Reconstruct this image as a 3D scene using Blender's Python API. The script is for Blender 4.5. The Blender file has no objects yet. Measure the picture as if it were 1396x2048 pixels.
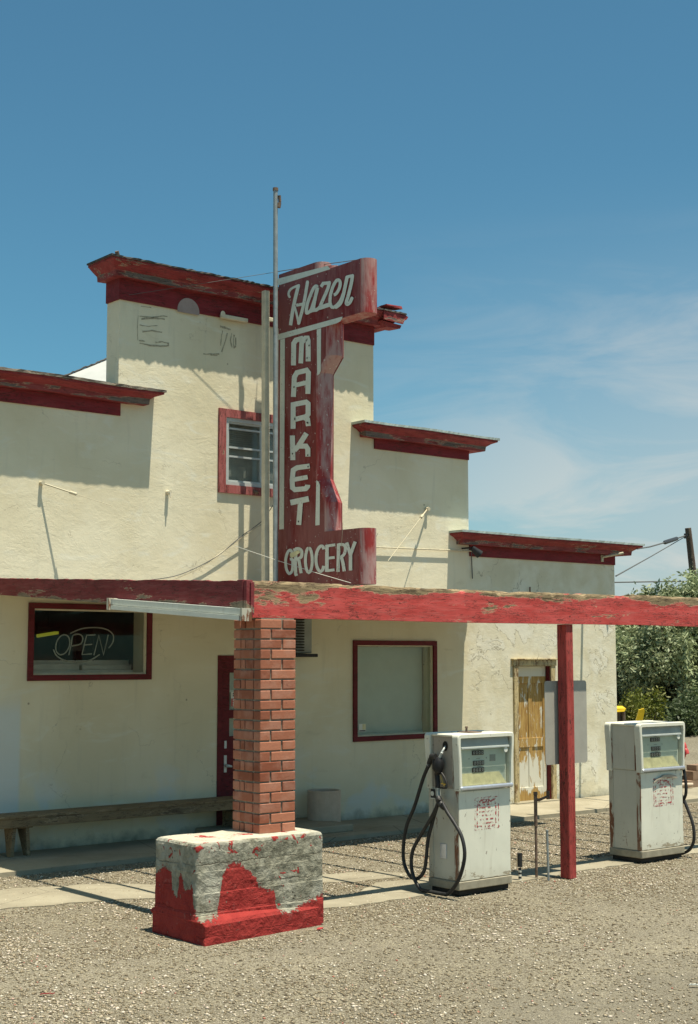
import bpy, math, random
import numpy as np
from mathutils import Vector, Matrix, noise as mnoise
random.seed(7)
rad = math.radians
S = bpy.context.scene
COL = S.collection

# ---------------------------------------------------------------- camera
CAMH = 2.10
FPX = 2844.0            # focal length in pixels of the 1396 x 2048 photograph
YAW = rad(39.7)
PIT = math.atan(286.0 / FPX)
cd = bpy.data.cameras.new('camera'); cam = bpy.data.objects.new('camera', cd); COL.objects.link(cam)
cd.sensor_fit = 'VERTICAL'; cd.sensor_height = 36.0; cd.lens = FPX / 2048.0 * 36.0
cd.clip_start = 0.05; cd.clip_end = 3000
cam.location = (0, 0, CAMH)
cam.rotation_euler = (math.pi / 2 + PIT, 0, -YAW)
S.camera = cam

# ---------------------------------------------------------------- sun and sky
KX, KY = 0.05, 0.245
sv = Vector((KX, -KY, 1)).normalized()
sd = bpy.data.lights.new('sun', 'SUN'); sun = bpy.data.objects.new('sun', sd); COL.objects.link(sun)
sun.rotation_euler = sv.to_track_quat('Z', 'Y').to_euler()
sun.location = (5, 0, 30)
sd.energy = 5.0; sd.angle = rad(0.45); sd.color = (1.0, 0.92, 0.755)
S.world = bpy.data.worlds.new('World'); S.world.use_nodes = True
wt = S.world.node_tree; wt.nodes.clear()
wo = wt.nodes.new('ShaderNodeOutputWorld'); bg = wt.nodes.new('ShaderNodeBackground')
sky = wt.nodes.new('ShaderNodeTexSky'); sky.sky_type = 'NISHITA'; sky.sun_disc = False
sky.sun_elevation = math.asin(sv.z); sky.sun_rotation = math.atan2(sv.x, sv.y)
sky.altitude = 1200; sky.air_density = 1.0; sky.dust_density = 2.4; sky.ozone_density = 1.4
bg.inputs['Strength'].default_value = 0.077
def wn(t, **k):
    n = wt.nodes.new(t)
    for a, b in k.items(): setattr(n, a, b)
    return n
tint = wn('ShaderNodeMix', data_type='RGBA', blend_type='MULTIPLY'); tint.inputs[0].default_value = 1
tint.inputs[7].default_value = (0.52, 0.935, 0.90, 1)
wt.links.new(sky.outputs[0], tint.inputs[6])
# thin high cirrus, low in the sky
tc = wn('ShaderNodeTexCoord')
mp = wn('ShaderNodeMapping'); mp.inputs['Scale'].default_value = (1.2, 1.2, 5.0)
mp.inputs['Rotation'].default_value = (0.22, 0.1, 0.9)
mp.inputs['Location'].default_value = (0.35, 0.0, 0.25)
wt.links.new(tc.outputs['Generated'], mp.inputs['Vector'])
nz = wn('ShaderNodeTexNoise'); nz.inputs['Scale'].default_value = 4.6; nz.inputs['Detail'].default_value = 9
nz.inputs['Roughness'].default_value = 0.60; nz.inputs['Distortion'].default_value = 0.7
wt.links.new(mp.outputs[0], nz.inputs['Vector'])
mr = wn('ShaderNodeMapRange'); mr.inputs[1].default_value = 0.44; mr.inputs[2].default_value = 0.64
wt.links.new(nz.outputs[0], mr.inputs[0])
sep = wn('ShaderNodeSeparateXYZ'); wt.links.new(tc.outputs['Generated'], sep.inputs[0])
me = wn('ShaderNodeMapRange'); me.inputs[1].default_value = 0.30; me.inputs[2].default_value = 0.03
me.inputs[3].default_value = 0.0; me.inputs[4].default_value = 1.0
wt.links.new(sep.outputs['Z'], me.inputs[0])
ma = wn('ShaderNodeMapRange'); ma.inputs[1].default_value = 0.60; ma.inputs[2].default_value = 0.80
wt.links.new(sep.outputs['X'], ma.inputs[0])
m1 = wn('ShaderNodeMath', operation='MULTIPLY'); m2 = wn('ShaderNodeMath', operation='MULTIPLY')
wt.links.new(mr.outputs[0], m1.inputs[0]); wt.links.new(me.outputs[0], m1.inputs[1])
wt.links.new(m1.outputs[0], m2.inputs[0]); wt.links.new(ma.outputs[0], m2.inputs[1])
m3 = wn('ShaderNodeMath', operation='MULTIPLY'); m3.inputs[1].default_value = 0.92
wt.links.new(m2.outputs[0], m3.inputs[0])
hz = wn('ShaderNodeMapRange', interpolation_type='SMOOTHSTEP'); hz.inputs[1].default_value = 0.34; hz.inputs[2].default_value = 0.02; hz.inputs[3].default_value = 0.0; hz.inputs[4].default_value = 0.80
wt.links.new(sep.outputs['Z'], hz.inputs[0])
hm = wn('ShaderNodeMath', operation='MULTIPLY'); wt.links.new(hz.outputs[0], hm.inputs[0]); wt.links.new(ma.outputs[0], hm.inputs[1])
hx = wn('ShaderNodeMix', data_type='RGBA'); hx.inputs[7].default_value = (4.3, 4.8, 4.9, 1)
wt.links.new(hm.outputs[0], hx.inputs[0]); wt.links.new(tint.outputs[2], hx.inputs[6])
cm = wn('ShaderNodeMix', data_type='RGBA'); cm.inputs[7].default_value = (6.1, 5.9, 5.4, 1)
wt.links.new(m3.outputs[0], cm.inputs[0]); wt.links.new(hx.outputs[2], cm.inputs[6])
wt.links.new(cm.outputs[2], bg.inputs['Color']); wt.links.new(bg.outputs[0], wo.inputs[0])
S.view_settings.view_transform = 'Standard'; S.view_settings.look = 'None'
S.view_settings.exposure = 0.65; S.view_settings.gamma = 1.0

# ---------------------------------------------------------------- photograph pixel -> point on a known real plane
_f = Vector((math.sin(YAW) * math.cos(PIT), math.cos(YAW) * math.cos(PIT), math.sin(PIT)))
_r = Vector((math.cos(YAW), -math.sin(YAW), 0)); _u = _r.cross(_f)
C0 = Vector((0, 0, CAMH))
def ray(x, y): return _f + _r * ((x - 698) / FPX) + _u * ((1024 - y) / FPX)
def onX(x, y, X): d = ray(x, y); return C0 + d * (X / d.x)
def onY(x, y, Y): d = ray(x, y); return C0 + d * (Y / d.y)
def onZ(x, y, z=0.0): d = ray(x, y); return C0 + d * ((z - CAMH) / d.z)
def onD(x, y, D): return C0 + ray(x, y) * D

# ---------------------------------------------------------------- node helper
class NT:
    def __init__(s, name):
        s.m = bpy.data.materials.new(name); s.m.use_nodes = True
        s.t = s.m.node_tree; s.t.nodes.clear()
        s.o = s.t.nodes.new('ShaderNodeOutputMaterial')
        s.b = s.t.nodes.new('ShaderNodeBsdfPrincipled')
        s.t.links.new(s.b.outputs[0], s.o.inputs[0])
        s.geo = s.t.nodes.new('ShaderNodeNewGeometry')
        s.pos = s.geo.outputs['Position']
    def n(s, t, **k):
        n = s.t.nodes.new(t)
        for a, b in k.items(): setattr(n, a, b)
        return n
    def put(s, inp, v):
        if isinstance(v, bpy.types.NodeSocket): s.t.links.new(v, inp)
        elif isinstance(v, (tuple, list)) and len(v) == 3 and inp.type == 'RGBA': inp.default_value = (*v, 1)
        else: inp.default_value = v
    def map(s, scale=(1, 1, 1), loc=(0, 0, 0), rot=(0, 0, 0), vec=None):
        n = s.n('ShaderNodeMapping'); s.put(n.inputs['Vector'], vec or s.pos)
        n.inputs['Scale'].default_value = scale; n.inputs['Location'].default_value = loc; n.inputs['Rotation'].default_value = rot
        return n.outputs[0]
    def noise(s, scale=5, detail=4, rough=0.55, dist=0.0, vec=None, col=False):
        n = s.n('ShaderNodeTexNoise'); s.put(n.inputs['Vector'], vec or s.pos)
        n.inputs['Scale'].default_value = scale; n.inputs['Detail'].default_value = detail
        n.inputs['Roughness'].default_value = rough; n.inputs['Distortion'].default_value = dist
        return n.outputs[1 if col else 0]
    def voro(s, scale=5, feature='F1', vec=None, out=0, rnd=1.0):
        n = s.n('ShaderNodeTexVoronoi', feature=feature); s.put(n.inputs['Vector'], vec or s.pos)
        n.inputs['Scale'].default_value = scale; n.inputs['Randomness'].default_value = rnd
        return n.outputs[out]
    def mr(s, v, a, b, c=0.0, d=1.0):
        n = s.n('ShaderNodeMapRange'); s.put(n.inputs[0], v)
        for i, q in enumerate((a, b, c, d)): s.put(n.inputs[i + 1], q)
        return n.outputs[0]
    def math(s, op, a, b=0.0, c=0.0):
        n = s.n('ShaderNodeMath', operation=op); s.put(n.inputs[0], a); s.put(n.inputs[1], b); s.put(n.inputs[2], c)
        return n.outputs[0]
    def mix(s, f, a, b, bt='MIX'):
        n = s.n('ShaderNodeMix', data_type='RGBA', blend_type=bt)
        s.put(n.inputs[0], f); s.put(n.inputs[6], a); s.put(n.inputs[7], b)
        return n.outputs[2]
    def xyz(s, vec=None):
        n = s.n('ShaderNodeSeparateXYZ'); s.put(n.inputs[0], vec or s.pos); return n.outputs
    def curve(s, v, pts):
        n = s.n('ShaderNodeFloatCurve'); s.put(n.inputs['Value'], v)
        c = n.mapping.curves[0]
        c.points[0].location = pts[0]; c.points[-1].location = pts[-1]
        for p in pts[1:-1]: c.points.new(*p)
        n.mapping.update(); return n.outputs[0]
    def bump(s, h, strength=0.4, dist=0.01, normal=None):
        n = s.n('ShaderNodeBump'); s.put(n.inputs['Height'], h)
        n.inputs['Strength'].default_value = strength; n.inputs['Distance'].default_value = dist
        if normal is not None: s.put(n.inputs['Normal'], normal)
        return n.outputs[0]
    def done(s, col, rough=0.8, nrm=None, metal=0.0, spec=0.3):
        s.put(s.b.inputs['Base Color'], col); s.put(s.b.inputs['Roughness'], rough)
        s.put(s.b.inputs['Metallic'], metal); s.b.inputs['Specular IOR Level'].default_value = spec
        if nrm is not None: s.put(s.b.inputs['Normal'], nrm)
        return s.m

def plain(name, col, rough=0.7, var=0.12, scale=20, metal=0.0, spec=0.3, bump=0.15, bd=0.002):
    t = NT(name)
    f = t.noise(scale, 5, 0.6)
    c = t.mix(t.mr(f, 0.3, 0.7), tuple(x * (1 - var) for x in col), tuple(min(1, x * (1 + var)) for x in col))
    return t.done(c, rough, t.bump(t.noise(scale * 4, 4), bump, bd), metal, spec)

MAT = {}
# ---- stucco ----
def mk_stucco(name, rough_wall=True):
    t = NT(name)
    x, y, z = t.xyz()
    big = t.noise(0.9, 5, 0.55, 0.6)
    st = t.noise(2.3, 6, 0.6, 1.2, t.map((0.7, 1, 2.2)))
    fine = t.noise(38, 5, 0.65)
    c = t.mix(t.mr(big, 0.36, 0.66), (0.645, 0.580, 0.405), (0.72, 0.665, 0.495))
    c = t.mix(t.mr(st, 0.56, 0.70, 0, 0.55), c, (0.72, 0.71, 0.60))           # paler repairs
    c = t.mix(t.mr(st, 0.30, 0.38, 0.35, 0.0), c, (0.52, 0.455, 0.31))         # brownish wear
    # vertical rain streaks
    sk = t.noise(5.5, 5, 0.6, 0.2, t.map((1.6, 1, 0.16)))
    c = t.mix(t.mr(sk, 0.56, 0.74, 0, 0.30), c, (0.47, 0.44, 0.34))
    # older cracked plaster of the low right-hand end
    rt = t.math('MULTIPLY', t.mr(x, 13.70, 13.80), t.mr(t.noise(1.5, 4, 0.6), 0.36, 0.5, 0.25, .75))
    c = t.mix(rt, c, t.mix(t.mr(t.noise(2.6, 7, 0.6, 0.3), 0.40, 0.60), (0.61, 0.56, 0.41), (0.73, 0.70, 0.57)))
    # bluish repaint low at the left and damp dirt near the ground
    lf = t.math('MULTIPLY', t.mr(x, 7.09, 7.06), t.mr(t.math('ADD', z, t.math('MULTIPLY', big, 0.5)), 2.0, 1.75))
    c = t.mix(t.math('MULTIPLY', lf, 0.8), c, (0.60, 0.64, 0.62))
    blob = t.math('MULTIPLY', t.mr(t.noise(1.3, 4, 0.55, 0.3, t.map(loc=(3, 0, 1))), 0.56, 0.64), t.mr(z, 1.1, 0.55))
    c = t.mix(t.math('MULTIPLY', blob, 0.55), c, (0.60, 0.64, 0.62))
    dirt = t.mr(t.math('ADD', z, t.math('MULTIPLY', t.noise(6, 5, 0.6), 0.35)), 0.33, 0.17)
    c = t.mix(t.math('MULTIPLY', dirt, 0.8), c, (0.17, 0.17, 0.12))
    # soot spots
    sp = t.mr(t.voro(2.1, 'F1', t.map(loc=(0.3, 0, 0.4))), 0.035, 0.015)
    c = t.mix(t.math('MULTIPLY', sp, 0.7), c, (0.12, 0.09, 0.06))
    # hairline cracks, wide ones only in the old plaster
    wv = t.n('ShaderNodeVectorMath', operation='ADD'); t.put(wv.inputs[0], t.pos)
    sc = t.n('ShaderNodeVectorMath', operation='SCALE'); t.put(sc.inputs[0], t.noise(3.2, 5, 0.6, 0, None, True)); sc.inputs[3].default_value = 0.55
    t.put(wv.inputs[1], sc.outputs[0])
    vd = t.voro(0.85, 'DISTANCE_TO_EDGE', wv.outputs[0])
    gate = t.mr(t.noise(1.9, 3, 0.5, 0, t.map(loc=(7, 1, 2))), 0.53, 0.60)
    wide = t.math('ADD', 0.0035, t.math('MULTIPLY', t.mr(x, 13.70, 13.80), 0.002))
    ck = t.math('MULTIPLY', t.math('LESS_THAN', vd, wide), gate)
    c = t.mix(t.math('MULTIPLY', ck, t.mr(x, 13.70, 13.80, 0.30, 0.5)), c, (0.16, 0.13, 0.09))
    # curled paint flakes on the old plaster
    fl = t.noise(2.4, 7, 0.62, 0.6, t.map(loc=(1.7, 0, 5.1)))
    fg = t.math('MULTIPLY', t.mr(t.noise(1.6, 3, 0.5, 0, t.map(loc=(4, 0, 7))), 0.50, 0.56), t.mr(x, 13.70, 13.80))
    curl = t.math('MULTIPLY', t.mr(t.math('ABSOLUTE', t.math('SUBTRACT', fl, 0.54)), 0.0075, 0.003), fg)
    c = t.mix(t.math('MULTIPLY', curl, 0.65), c, (0.17, 0.14, 0.09))
    c = t.mix(t.math('MULTIPLY', t.math('MULTIPLY', t.mr(fl, 0.545, 0.55), fg), 0.5), c, (0.74, 0.72, 0.62))
    # trowelled relief
    trw = t.noise(3.6, 9, 0.68, 0.5, t.map((0.9, 1, 1.25)))
    trw2 = t.math('MULTIPLY', t.noise(17, 6, 0.7, 0.9, t.map((0.8, 1, 1.6))), t.mr(t.noise(2.2, 3, 0.5, 0, t.map(loc=(9, 0, 2))), 0.42, 0.60, 0.35, 1.3))
    sheltered = t.math('MULTIPLY', t.mr(z, 2.95, 2.85), t.mr(x, 13.7, 13.6))   # smooth boards under the awning
    amt = t.math('SUBTRACT', 1.0, t.math('MULTIPLY', sheltered, 0.8))
    h = t.math('MULTIPLY', t.math('ADD', t.math('MULTIPLY', trw, 1.0), t.math('MULTIPLY', trw2, 0.45)), amt)
    h = t.math('ADD', h, t.math('MULTIPLY', fine, 0.10))
    h = t.math('ADD', t.math('SUBTRACT', h, t.math('MULTIPLY', ck, 0.25)), t.math('MULTIPLY', t.math('MULTIPLY', t.mr(fl, 0.54, 0.55), fg), 0.25))
    return t.done(c, 0.92, t.bump(h, 0.34, 0.020), 0, 0.15)
MAT['stucco'] = mk_stucco('stucco')

# ---- weathered red paint on wood.  peel: how much bare wood; ax: grain axis ----
def mk_redwood(name, red=(0.30, 0.035, 0.035), wood=(0.26, 0.20, 0.13), peel=0.62, ax=0, zpeel=None, faded=0.25, bare2=(0.14, 0.12, 0.09), tilt=0.0, rough_edge=0.05):
    t = NT(name)
    s = [7.0, 7.0, 7.0]; s[ax] = 0.7
    grain = t.noise(6, 6, 0.65, 0.5, t.map(tuple(s)))
    s2 = [2.6, 2.6, 4.2]; s2[ax] = 0.75
    pm = t.noise(1.9, 9, 0.68, 0.25, t.map(tuple(s2)))
    w = t.mix(t.mr(grain, 0.35, 0.65), bare2, wood)
    v = t.noise(4.0, 5, 0.6, 0.3, t.map(tuple(s2)))
    r = t.mix(t.mr(v, 0.35, 0.7), red, tuple(min(1, q * 1.25 + faded * 0.06) for q in red))
    r = t.mix(t.mr(grain, 0.50, 0.72, 0, faded), r, tuple(q * .55 + w_ for q, w_ in zip(red, (0.20, 0.115, 0.10))))
    s4 = [9.0, 9.0, 16.0]; s4[ax] = 4.0
    k = t.math('ADD', pm, t.math('MULTIPLY', t.math('SUBTRACT', t.noise(2.2, 8, 0.75, 0.2, t.map(tuple(s4))), 0.5), rough_edge))
    if zpeel:
        x, y, z = t.xyz(); z = t.math('SUBTRACT', z, t.math('MULTIPLY', t.math('SUBTRACT', y, 9.12), tilt))
        for a, b, amt in zpeel: k = t.math('ADD', k, t.mr(z, a, b, 0, amt))
    mask = t.mr(k, peel, peel + 0.012)
    edge = t.math('MULTIPLY', t.mr(k, peel - 0.018, peel - 0.004), t.mr(k, peel + 0.010, peel - 0.002))
    c = t.mix(mask, r, w)
    c = t.mix(t.math('MULTIPLY', edge, 0.7), c, (0.50, 0.40, 0.27))
    s3 = [11.0, 11.0, 11.0]; s3[ax] = 1.6
    c2_ = t.noise(3.4, 4, 0.6, 0.7, t.map(tuple(s3)))
    hair = t.math('MULTIPLY', t.mr(t.math('ABSOLUTE', t.math('SUBTRACT', c2_, 0.5)), 0.017, 0.006), t.mr(t.noise(5, 3, 0.5, 0, t.map(loc=(3, 1, 4))), 0.42, 0.50))
    c = t.mix(t.math('MULTIPLY', hair, 0.85), c, (0.04, 0.02, 0.015))
    ck = t.noise(9, 3, 0.5, 0.8, t.map(tuple(q * 0.5 for q in s)))
    split = t.mr(t.math('ABSOLUTE', t.math('SUBTRACT', ck, 0.5)), 0.012, 0.004)
    gate = t.mr(t.noise(3, 2, 0.5), 0.44, 0.52)
    split = t.math('MULTIPLY', split, gate)
    c = t.mix(t.math('MULTIPLY', split, 0.85), c, (0.035, 0.02, 0.015))
    h = t.math('ADD', t.math('MULTIPLY', grain, 0.35), t.math('MULTIPLY', mask, -0.5))
    h = t.math('SUBTRACT', h, t.math('MULTIPLY', split, 0.8))
    return t.done(c, 0.75, t.bump(h, 0.6, 0.008), 0, 0.25)
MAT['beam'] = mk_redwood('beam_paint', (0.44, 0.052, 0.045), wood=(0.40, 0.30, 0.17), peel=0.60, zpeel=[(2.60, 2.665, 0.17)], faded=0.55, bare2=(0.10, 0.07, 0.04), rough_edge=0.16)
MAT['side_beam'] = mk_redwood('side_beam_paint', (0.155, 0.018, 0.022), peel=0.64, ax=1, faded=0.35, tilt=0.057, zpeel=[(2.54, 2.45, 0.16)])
MAT['post'] = mk_redwood('post_paint', (0.32, 0.045, 0.038), peel=0.67, ax=2, faded=0.25)
MAT['cornice'] = mk_redwood('cornice_paint', (0.22, 0.026, 0.028), wood=(0.17, 0.13, 0.12), peel=0.63, bare2=(0.09, 0.07, 0.07), faded=0.3)
MAT['fascia'] = mk_redwood('fascia_paint', (0.20, 0.032, 0.032), wood=(0.19, 0.155, 0.13), peel=0.53, bare2=(0.10, 0.085, 0.08), faded=0.4)
MAT['band'] = mk_redwood('band_paint', (0.17, 0.016, 0.020), peel=0.74, faded=0.15)
MAT['frame_red'] = mk_redwood('frame_paint', (0.12, 0.013, 0.017), peel=0.75, faded=0.1)
MAT['frame_faded'] = mk_redwood('faded_frame_paint', (0.27, 0.065, 0.06), peel=0.72, ax=2, faded=0.6)
MAT['wood_grey'] = mk_redwood('bare_wood', (0.21, 0.17, 0.12), wood=(0.30, 0.25, 0.18), peel=0.5, faded=0.0)
MAT['bench_wood'] = mk_redwood('bench_wood', (0.20, 0.145, 0.08), wood=(0.28, 0.22, 0.13), peel=0.60, bare2=(0.07, 0.05, 0.03), faded=0.0)
MAT['pole_wood'] = mk_redwood('utility_pole_wood', (0.11, 0.075, 0.055), wood=(0.15, 0.11, 0.08), peel=0.55, ax=2, bare2=(0.06, 0.045, 0.035), faded=0.0)
MAT['cream'] = plain('cream_paint', (0.62, 0.57, 0.43), 0.7, 0.15, 9)
MAT['rust_cream'] = None

# ---- sign paint ----
def mk_sign(name, red, fade, vertical=True, z_grime=None):
    t = NT(name)
    f = t.noise(2.6, 6, 0.62, 0.4, t.map((1, 1, 0.35) if vertical else (1, 1, 1)))
    f2 = t.noise(9, 5, 0.6, 0.3, t.map((2.5, 2.5, 0.5)))
    c = t.mix(t.mr(f2, 0.3, 0.7), red, tuple(q * 1.3 for q in red))
    k = t.math('ADD', t.math('MULTIPLY', f, 0.7), t.math('MULTIPLY', f2, 0.3))
    c = t.mix(t.mr(k, 0.42, 0.54, 0, fade), c, (0.45, 0.36, 0.33))
    ch = t.mr(t.noise(26, 3, 0.5), 0.68, 0.70)
    c = t.mix(t.math('MULTIPLY', ch, 0.6), c, (0.62, 0.6, 0.52))
    return t.done(c, t.mr(f, 0.3, 0.7, 0.45, 0.7), t.bump(t.noise(3, 3), 0.3, 0.02), 0, 0.3)
MAT['sign_face'] = mk_sign('sign_face_enamel', (0.170, 0.020, 0.019), 0.16)
MAT['sign_edge'] = mk_sign('sign_edge_enamel', (0.27, 0.030, 0.027), 0.66)
def mk_letter():
    t = NT('sign_letter_enamel')
    f = t.noise(7, 5, 0.6)
    c = t.mix(t.mr(f, 0.3, 0.7), (0.62, 0.65, 0.55), (0.72, 0.74, 0.65))
    c = t.mix(t.mr(t.noise(30, 3), 0.64, 0.68, 0, 0.6), c, (0.35, 0.25, 0.2))
    return t.done(c, 0.6, None, 0, 0.3)
MAT['letter'] = mk_letter()
# ---- pump paint ----
def mk_pump(name, base, rust_amt=0.0, chips=0.7):
    t = NT(name)
    f = t.noise(4, 5, 0.6); x, y, z = t.xyz()
    c = t.mix(t.mr(f, 0.3, 0.7), tuple(q * 0.93 for q in base), tuple(min(1, q * 1.04) for q in base))
    st = t.noise(9, 5, 0.6, 0.2, t.map((2, 2, 0.2)))
    c = t.mix(t.mr(st, 0.56, 0.78, 0, 0.45), c, (0.42, 0.38, 0.28))
    ch = t.mr(t.noise(21, 5, 0.6, 0.2, t.map((1, 1, 0.7))), 0.675, 0.69)
    c = t.mix(t.math('MULTIPLY', ch, chips), c, (0.13, 0.09, 0.065))
    low = t.mr(t.math('ADD', t.noise(7, 7, 0.7, 0.4, t.map((1, 1, 2.5))), t.mr(z, 0.26, 0.12, 0.0, 0.13)), 0.66, 0.675)
    c = t.mix(t.math('MULTIPLY', low, 0.85), c, t.mix(t.noise(25, 3), (0.17, 0.16, 0.13), (0.34, 0.24, 0.12)))
    rs = t.mr(t.math('ADD', t.noise(5, 7, 0.68, 0.5, t.map((2.4, 2.4, 0.55))), rust_amt), 0.66, 0.70)
    c = t.mix(rs, c, t.mix(t.noise(30, 3), (0.10, 0.035, 0.02), (0.27, 0.11, 0.05)))
    dust = t.mr(t.math('ADD', z, t.math('MULTIPLY', f, 0.2)), 0.33, 0.12, 0, 0.5)
    c = t.mix(dust, c, (0.40, 0.35, 0.25))
    return t.done(c, t.mr(st, 0.3, 0.7, 0.38, 0.6), t.bump(t.math('ADD', t.math('MULTIPLY', t.noise(2.5, 2), 1.0), t.math('MULTIPLY', rs, -0.05)), 0.25, 0.02), 0, 0.4)
MAT['pump_white'] = mk_pump('pump_enamel', (0.70, 0.69, 0.58))
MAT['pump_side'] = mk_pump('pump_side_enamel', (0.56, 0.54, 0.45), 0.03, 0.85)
MAT['pump_tan'] = mk_pump('pump_tan_enamel', (0.36, 0.31, 0.25), 0.02, 0.6)
MAT['pump_rust'] = mk_pump('pump_rusted_trim', (0.50, 0.47, 0.38), 0.15, 1.0)
MAT['pump_base'] = plain('pump_base_paint', (0.30, 0.27, 0.20), 0.6, 0.2, 12)
MAT['chrome'] = plain('dull_chrome', (0.62, 0.66, 0.74), 0.32, 0.12, 14, 0.75, 0.5, 0.08)
MAT['alu'] = plain('aluminium', (0.52, 0.55, 0.53), 0.5, 0.08, 10, 0.35, 0.4, 0.05)
MAT['rubber'] = plain('black_rubber', (0.022, 0.022, 0.022), 0.55, 0.3, 30, 0, 0.4, 0.1)
MAT['black'] = plain('black_plastic', (0.018, 0.018, 0.020), 0.5, 0.3, 30)
MAT['dark'] = plain('dark_void', (0.03, 0.027, 0.022), 0.9, 0.3, 5)
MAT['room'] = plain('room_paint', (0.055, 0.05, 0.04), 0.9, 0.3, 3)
MAT['blind'] = plain('blind_cloth', (0.55, 0.60, 0.52), 0.85, 0.06, 3, bump=0.2, bd=0.01)
MAT['white'] = plain('white_paint', (0.70, 0.70, 0.62), 0.6, 0.08, 9)
MAT['dial'] = plain('dial_plate', (0.58, 0.64, 0.55), 0.5, 0.08, 6)
MAT['header'] = plain('header_grey', (0.30, 0.32, 0.29), 0.55, 0.12, 8)
MAT['yellowed'] = plain('yellowed_tray', (0.68, 0.62, 0.36), 0.6, 0.2, 16)
MAT['redsticker'] = plain('red_plastic', (0.45, 0.06, 0.06), 0.45, 0.2, 30)
MAT['brass'] = plain('brass', (0.6, 0.42, 0.12), 0.35, 0.2, 30, 0.8)
MAT['yellow'] = plain('yellow_paint', (0.75, 0.50, 0.02), 0.5, 0.12, 6)
MAT['pipe_grey'] = plain('galvanised_pipe', (0.30, 0.33, 0.33), 0.5, 0.25, 9, 0.4, 0.4)
MAT['pipe_rust'] = plain('rusty_pipe', (0.16, 0.11, 0.08), 0.8, 0.5, 18)
MAT['planter'] = plain('planter_clay', (0.52, 0.41, 0.31), 0.8, 0.1, 12)
MAT['metal_cap'] = plain('galvanised_cap', (0.40, 0.46, 0.43), 0.55, 0.2, 5, 0.3, 0.4)
MAT['tar'] = plain('tar_edge', (0.07, 0.065, 0.06), 0.9, 0.5, 12, bump=0.6, bd=0.01)
MAT['shake'] = mk_redwood('roof_edge_wood', (0.17, 0.145, 0.12), wood=(0.30, 0.27, 0.22), peel=0.5, bare2=(0.06, 0.05, 0.04), faded=0.0)
MAT['roof_white'] = plain('white_roofing', (0.42, 0.43, 0.41), 0.6, 0.1, 2)
MAT['roof_grey'] = plain('roll_roofing', (0.22, 0.20, 0.18), 0.9, 0.2, 6)
MAT['plate'] = plain('weathered_plate', (0.36, 0.345, 0.30), 0.6, 0.10, 6)
MAT['rod'] = plain('painted_rod', (0.50, 0.45, 0.32), 0.6, 0.2, 30)
MAT['wire'] = plain('wire', (0.10, 0.10, 0.095), 0.6, 0.2, 30)
MAT['scratch'] = plain('letter_ghost', (0.37, 0.335, 0.24), 0.95, 0.3, 40)
MAT['ghostwhite'] = plain('faded_disc_paint', (0.33, 0.27, 0.25), 0.9, 0.12, 9)
MAT['neon'] = plain('unlit_neon_glass', (0.42, 0.42, 0.36), 0.3, 0.06, 20)
def mk_glass(name, tint=(0.96, 0.98, 0.96), gl=0.015):
    t = NT(name); t.t.nodes.remove(t.b)
    a = t.n('ShaderNodeBsdfTransparent'); a.inputs[0].default_value = (*tint, 1)
    g = t.n('ShaderNodeBsdfGlossy'); g.inputs['Roughness'].default_value = 0.03; g.inputs[0].default_value = (0.9, 0.95, 0.95, 1)
    nb = t.bump(t.noise(1.3, 2), 0.08, 0.02); t.put(g.inputs['Normal'], nb)
    fr = t.n('ShaderNodeFresnel'); fr.inputs[0].default_value = 1.5
    f = t.math('MULTIPLY', fr.outputs[0], 0.62)
    d = t.n('ShaderNodeBsdfDiffuse'); d.inputs[0].default_value = (0.35, 0.36, 0.32, 1)
    mx = t.n('ShaderNodeMixShader'); t.put(mx.inputs[0], f); t.put(mx.inputs[1], a.outputs[0]); t.put(mx.inputs[2], g.outputs[0])
    m2 = t.n('ShaderNodeMixShader'); t.put(m2.inputs[0], t.mr(t.noise(2.5, 5, 0.6), 0.3, 0.8, 0.005, 0.035)); t.put(m2.inputs[1], mx.outputs[0]); t.put(m2.inputs[2], d.outputs[0])
    t.put(t.o.inputs[0], m2.outputs[0]); return t.m
MAT['glass'] = mk_glass('window_glass')
# ---- brick ----
def mk_brick():
    t = NT('brick'); r = t.geo.outputs['Random Per Island']
    c = t.mix(r, (0.24, 0.078, 0.045), (0.44, 0.18, 0.11))
    c = t.mix(t.mr(t.noise(7, 5, 0.6), 0.45, 0.75, 0, 0.5), c, (0.50, 0.30, 0.23))
    c = t.mix(t.mr(t.noise(30, 4, 0.6), 0.62, 0.72, 0, 0.6), c, (0.20, 0.075, 0.05))
    return t.done(c, 0.9, t.bump(t.noise(45, 5, 0.6), 0.5, 0.004), 0, 0.15)
MAT['brick'] = mk_brick()
MAT['mortar'] = plain('mortar', (0.24, 0.21, 0.165), 0.95, 0.3, 30, bump=0.6, bd=0.004)
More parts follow.
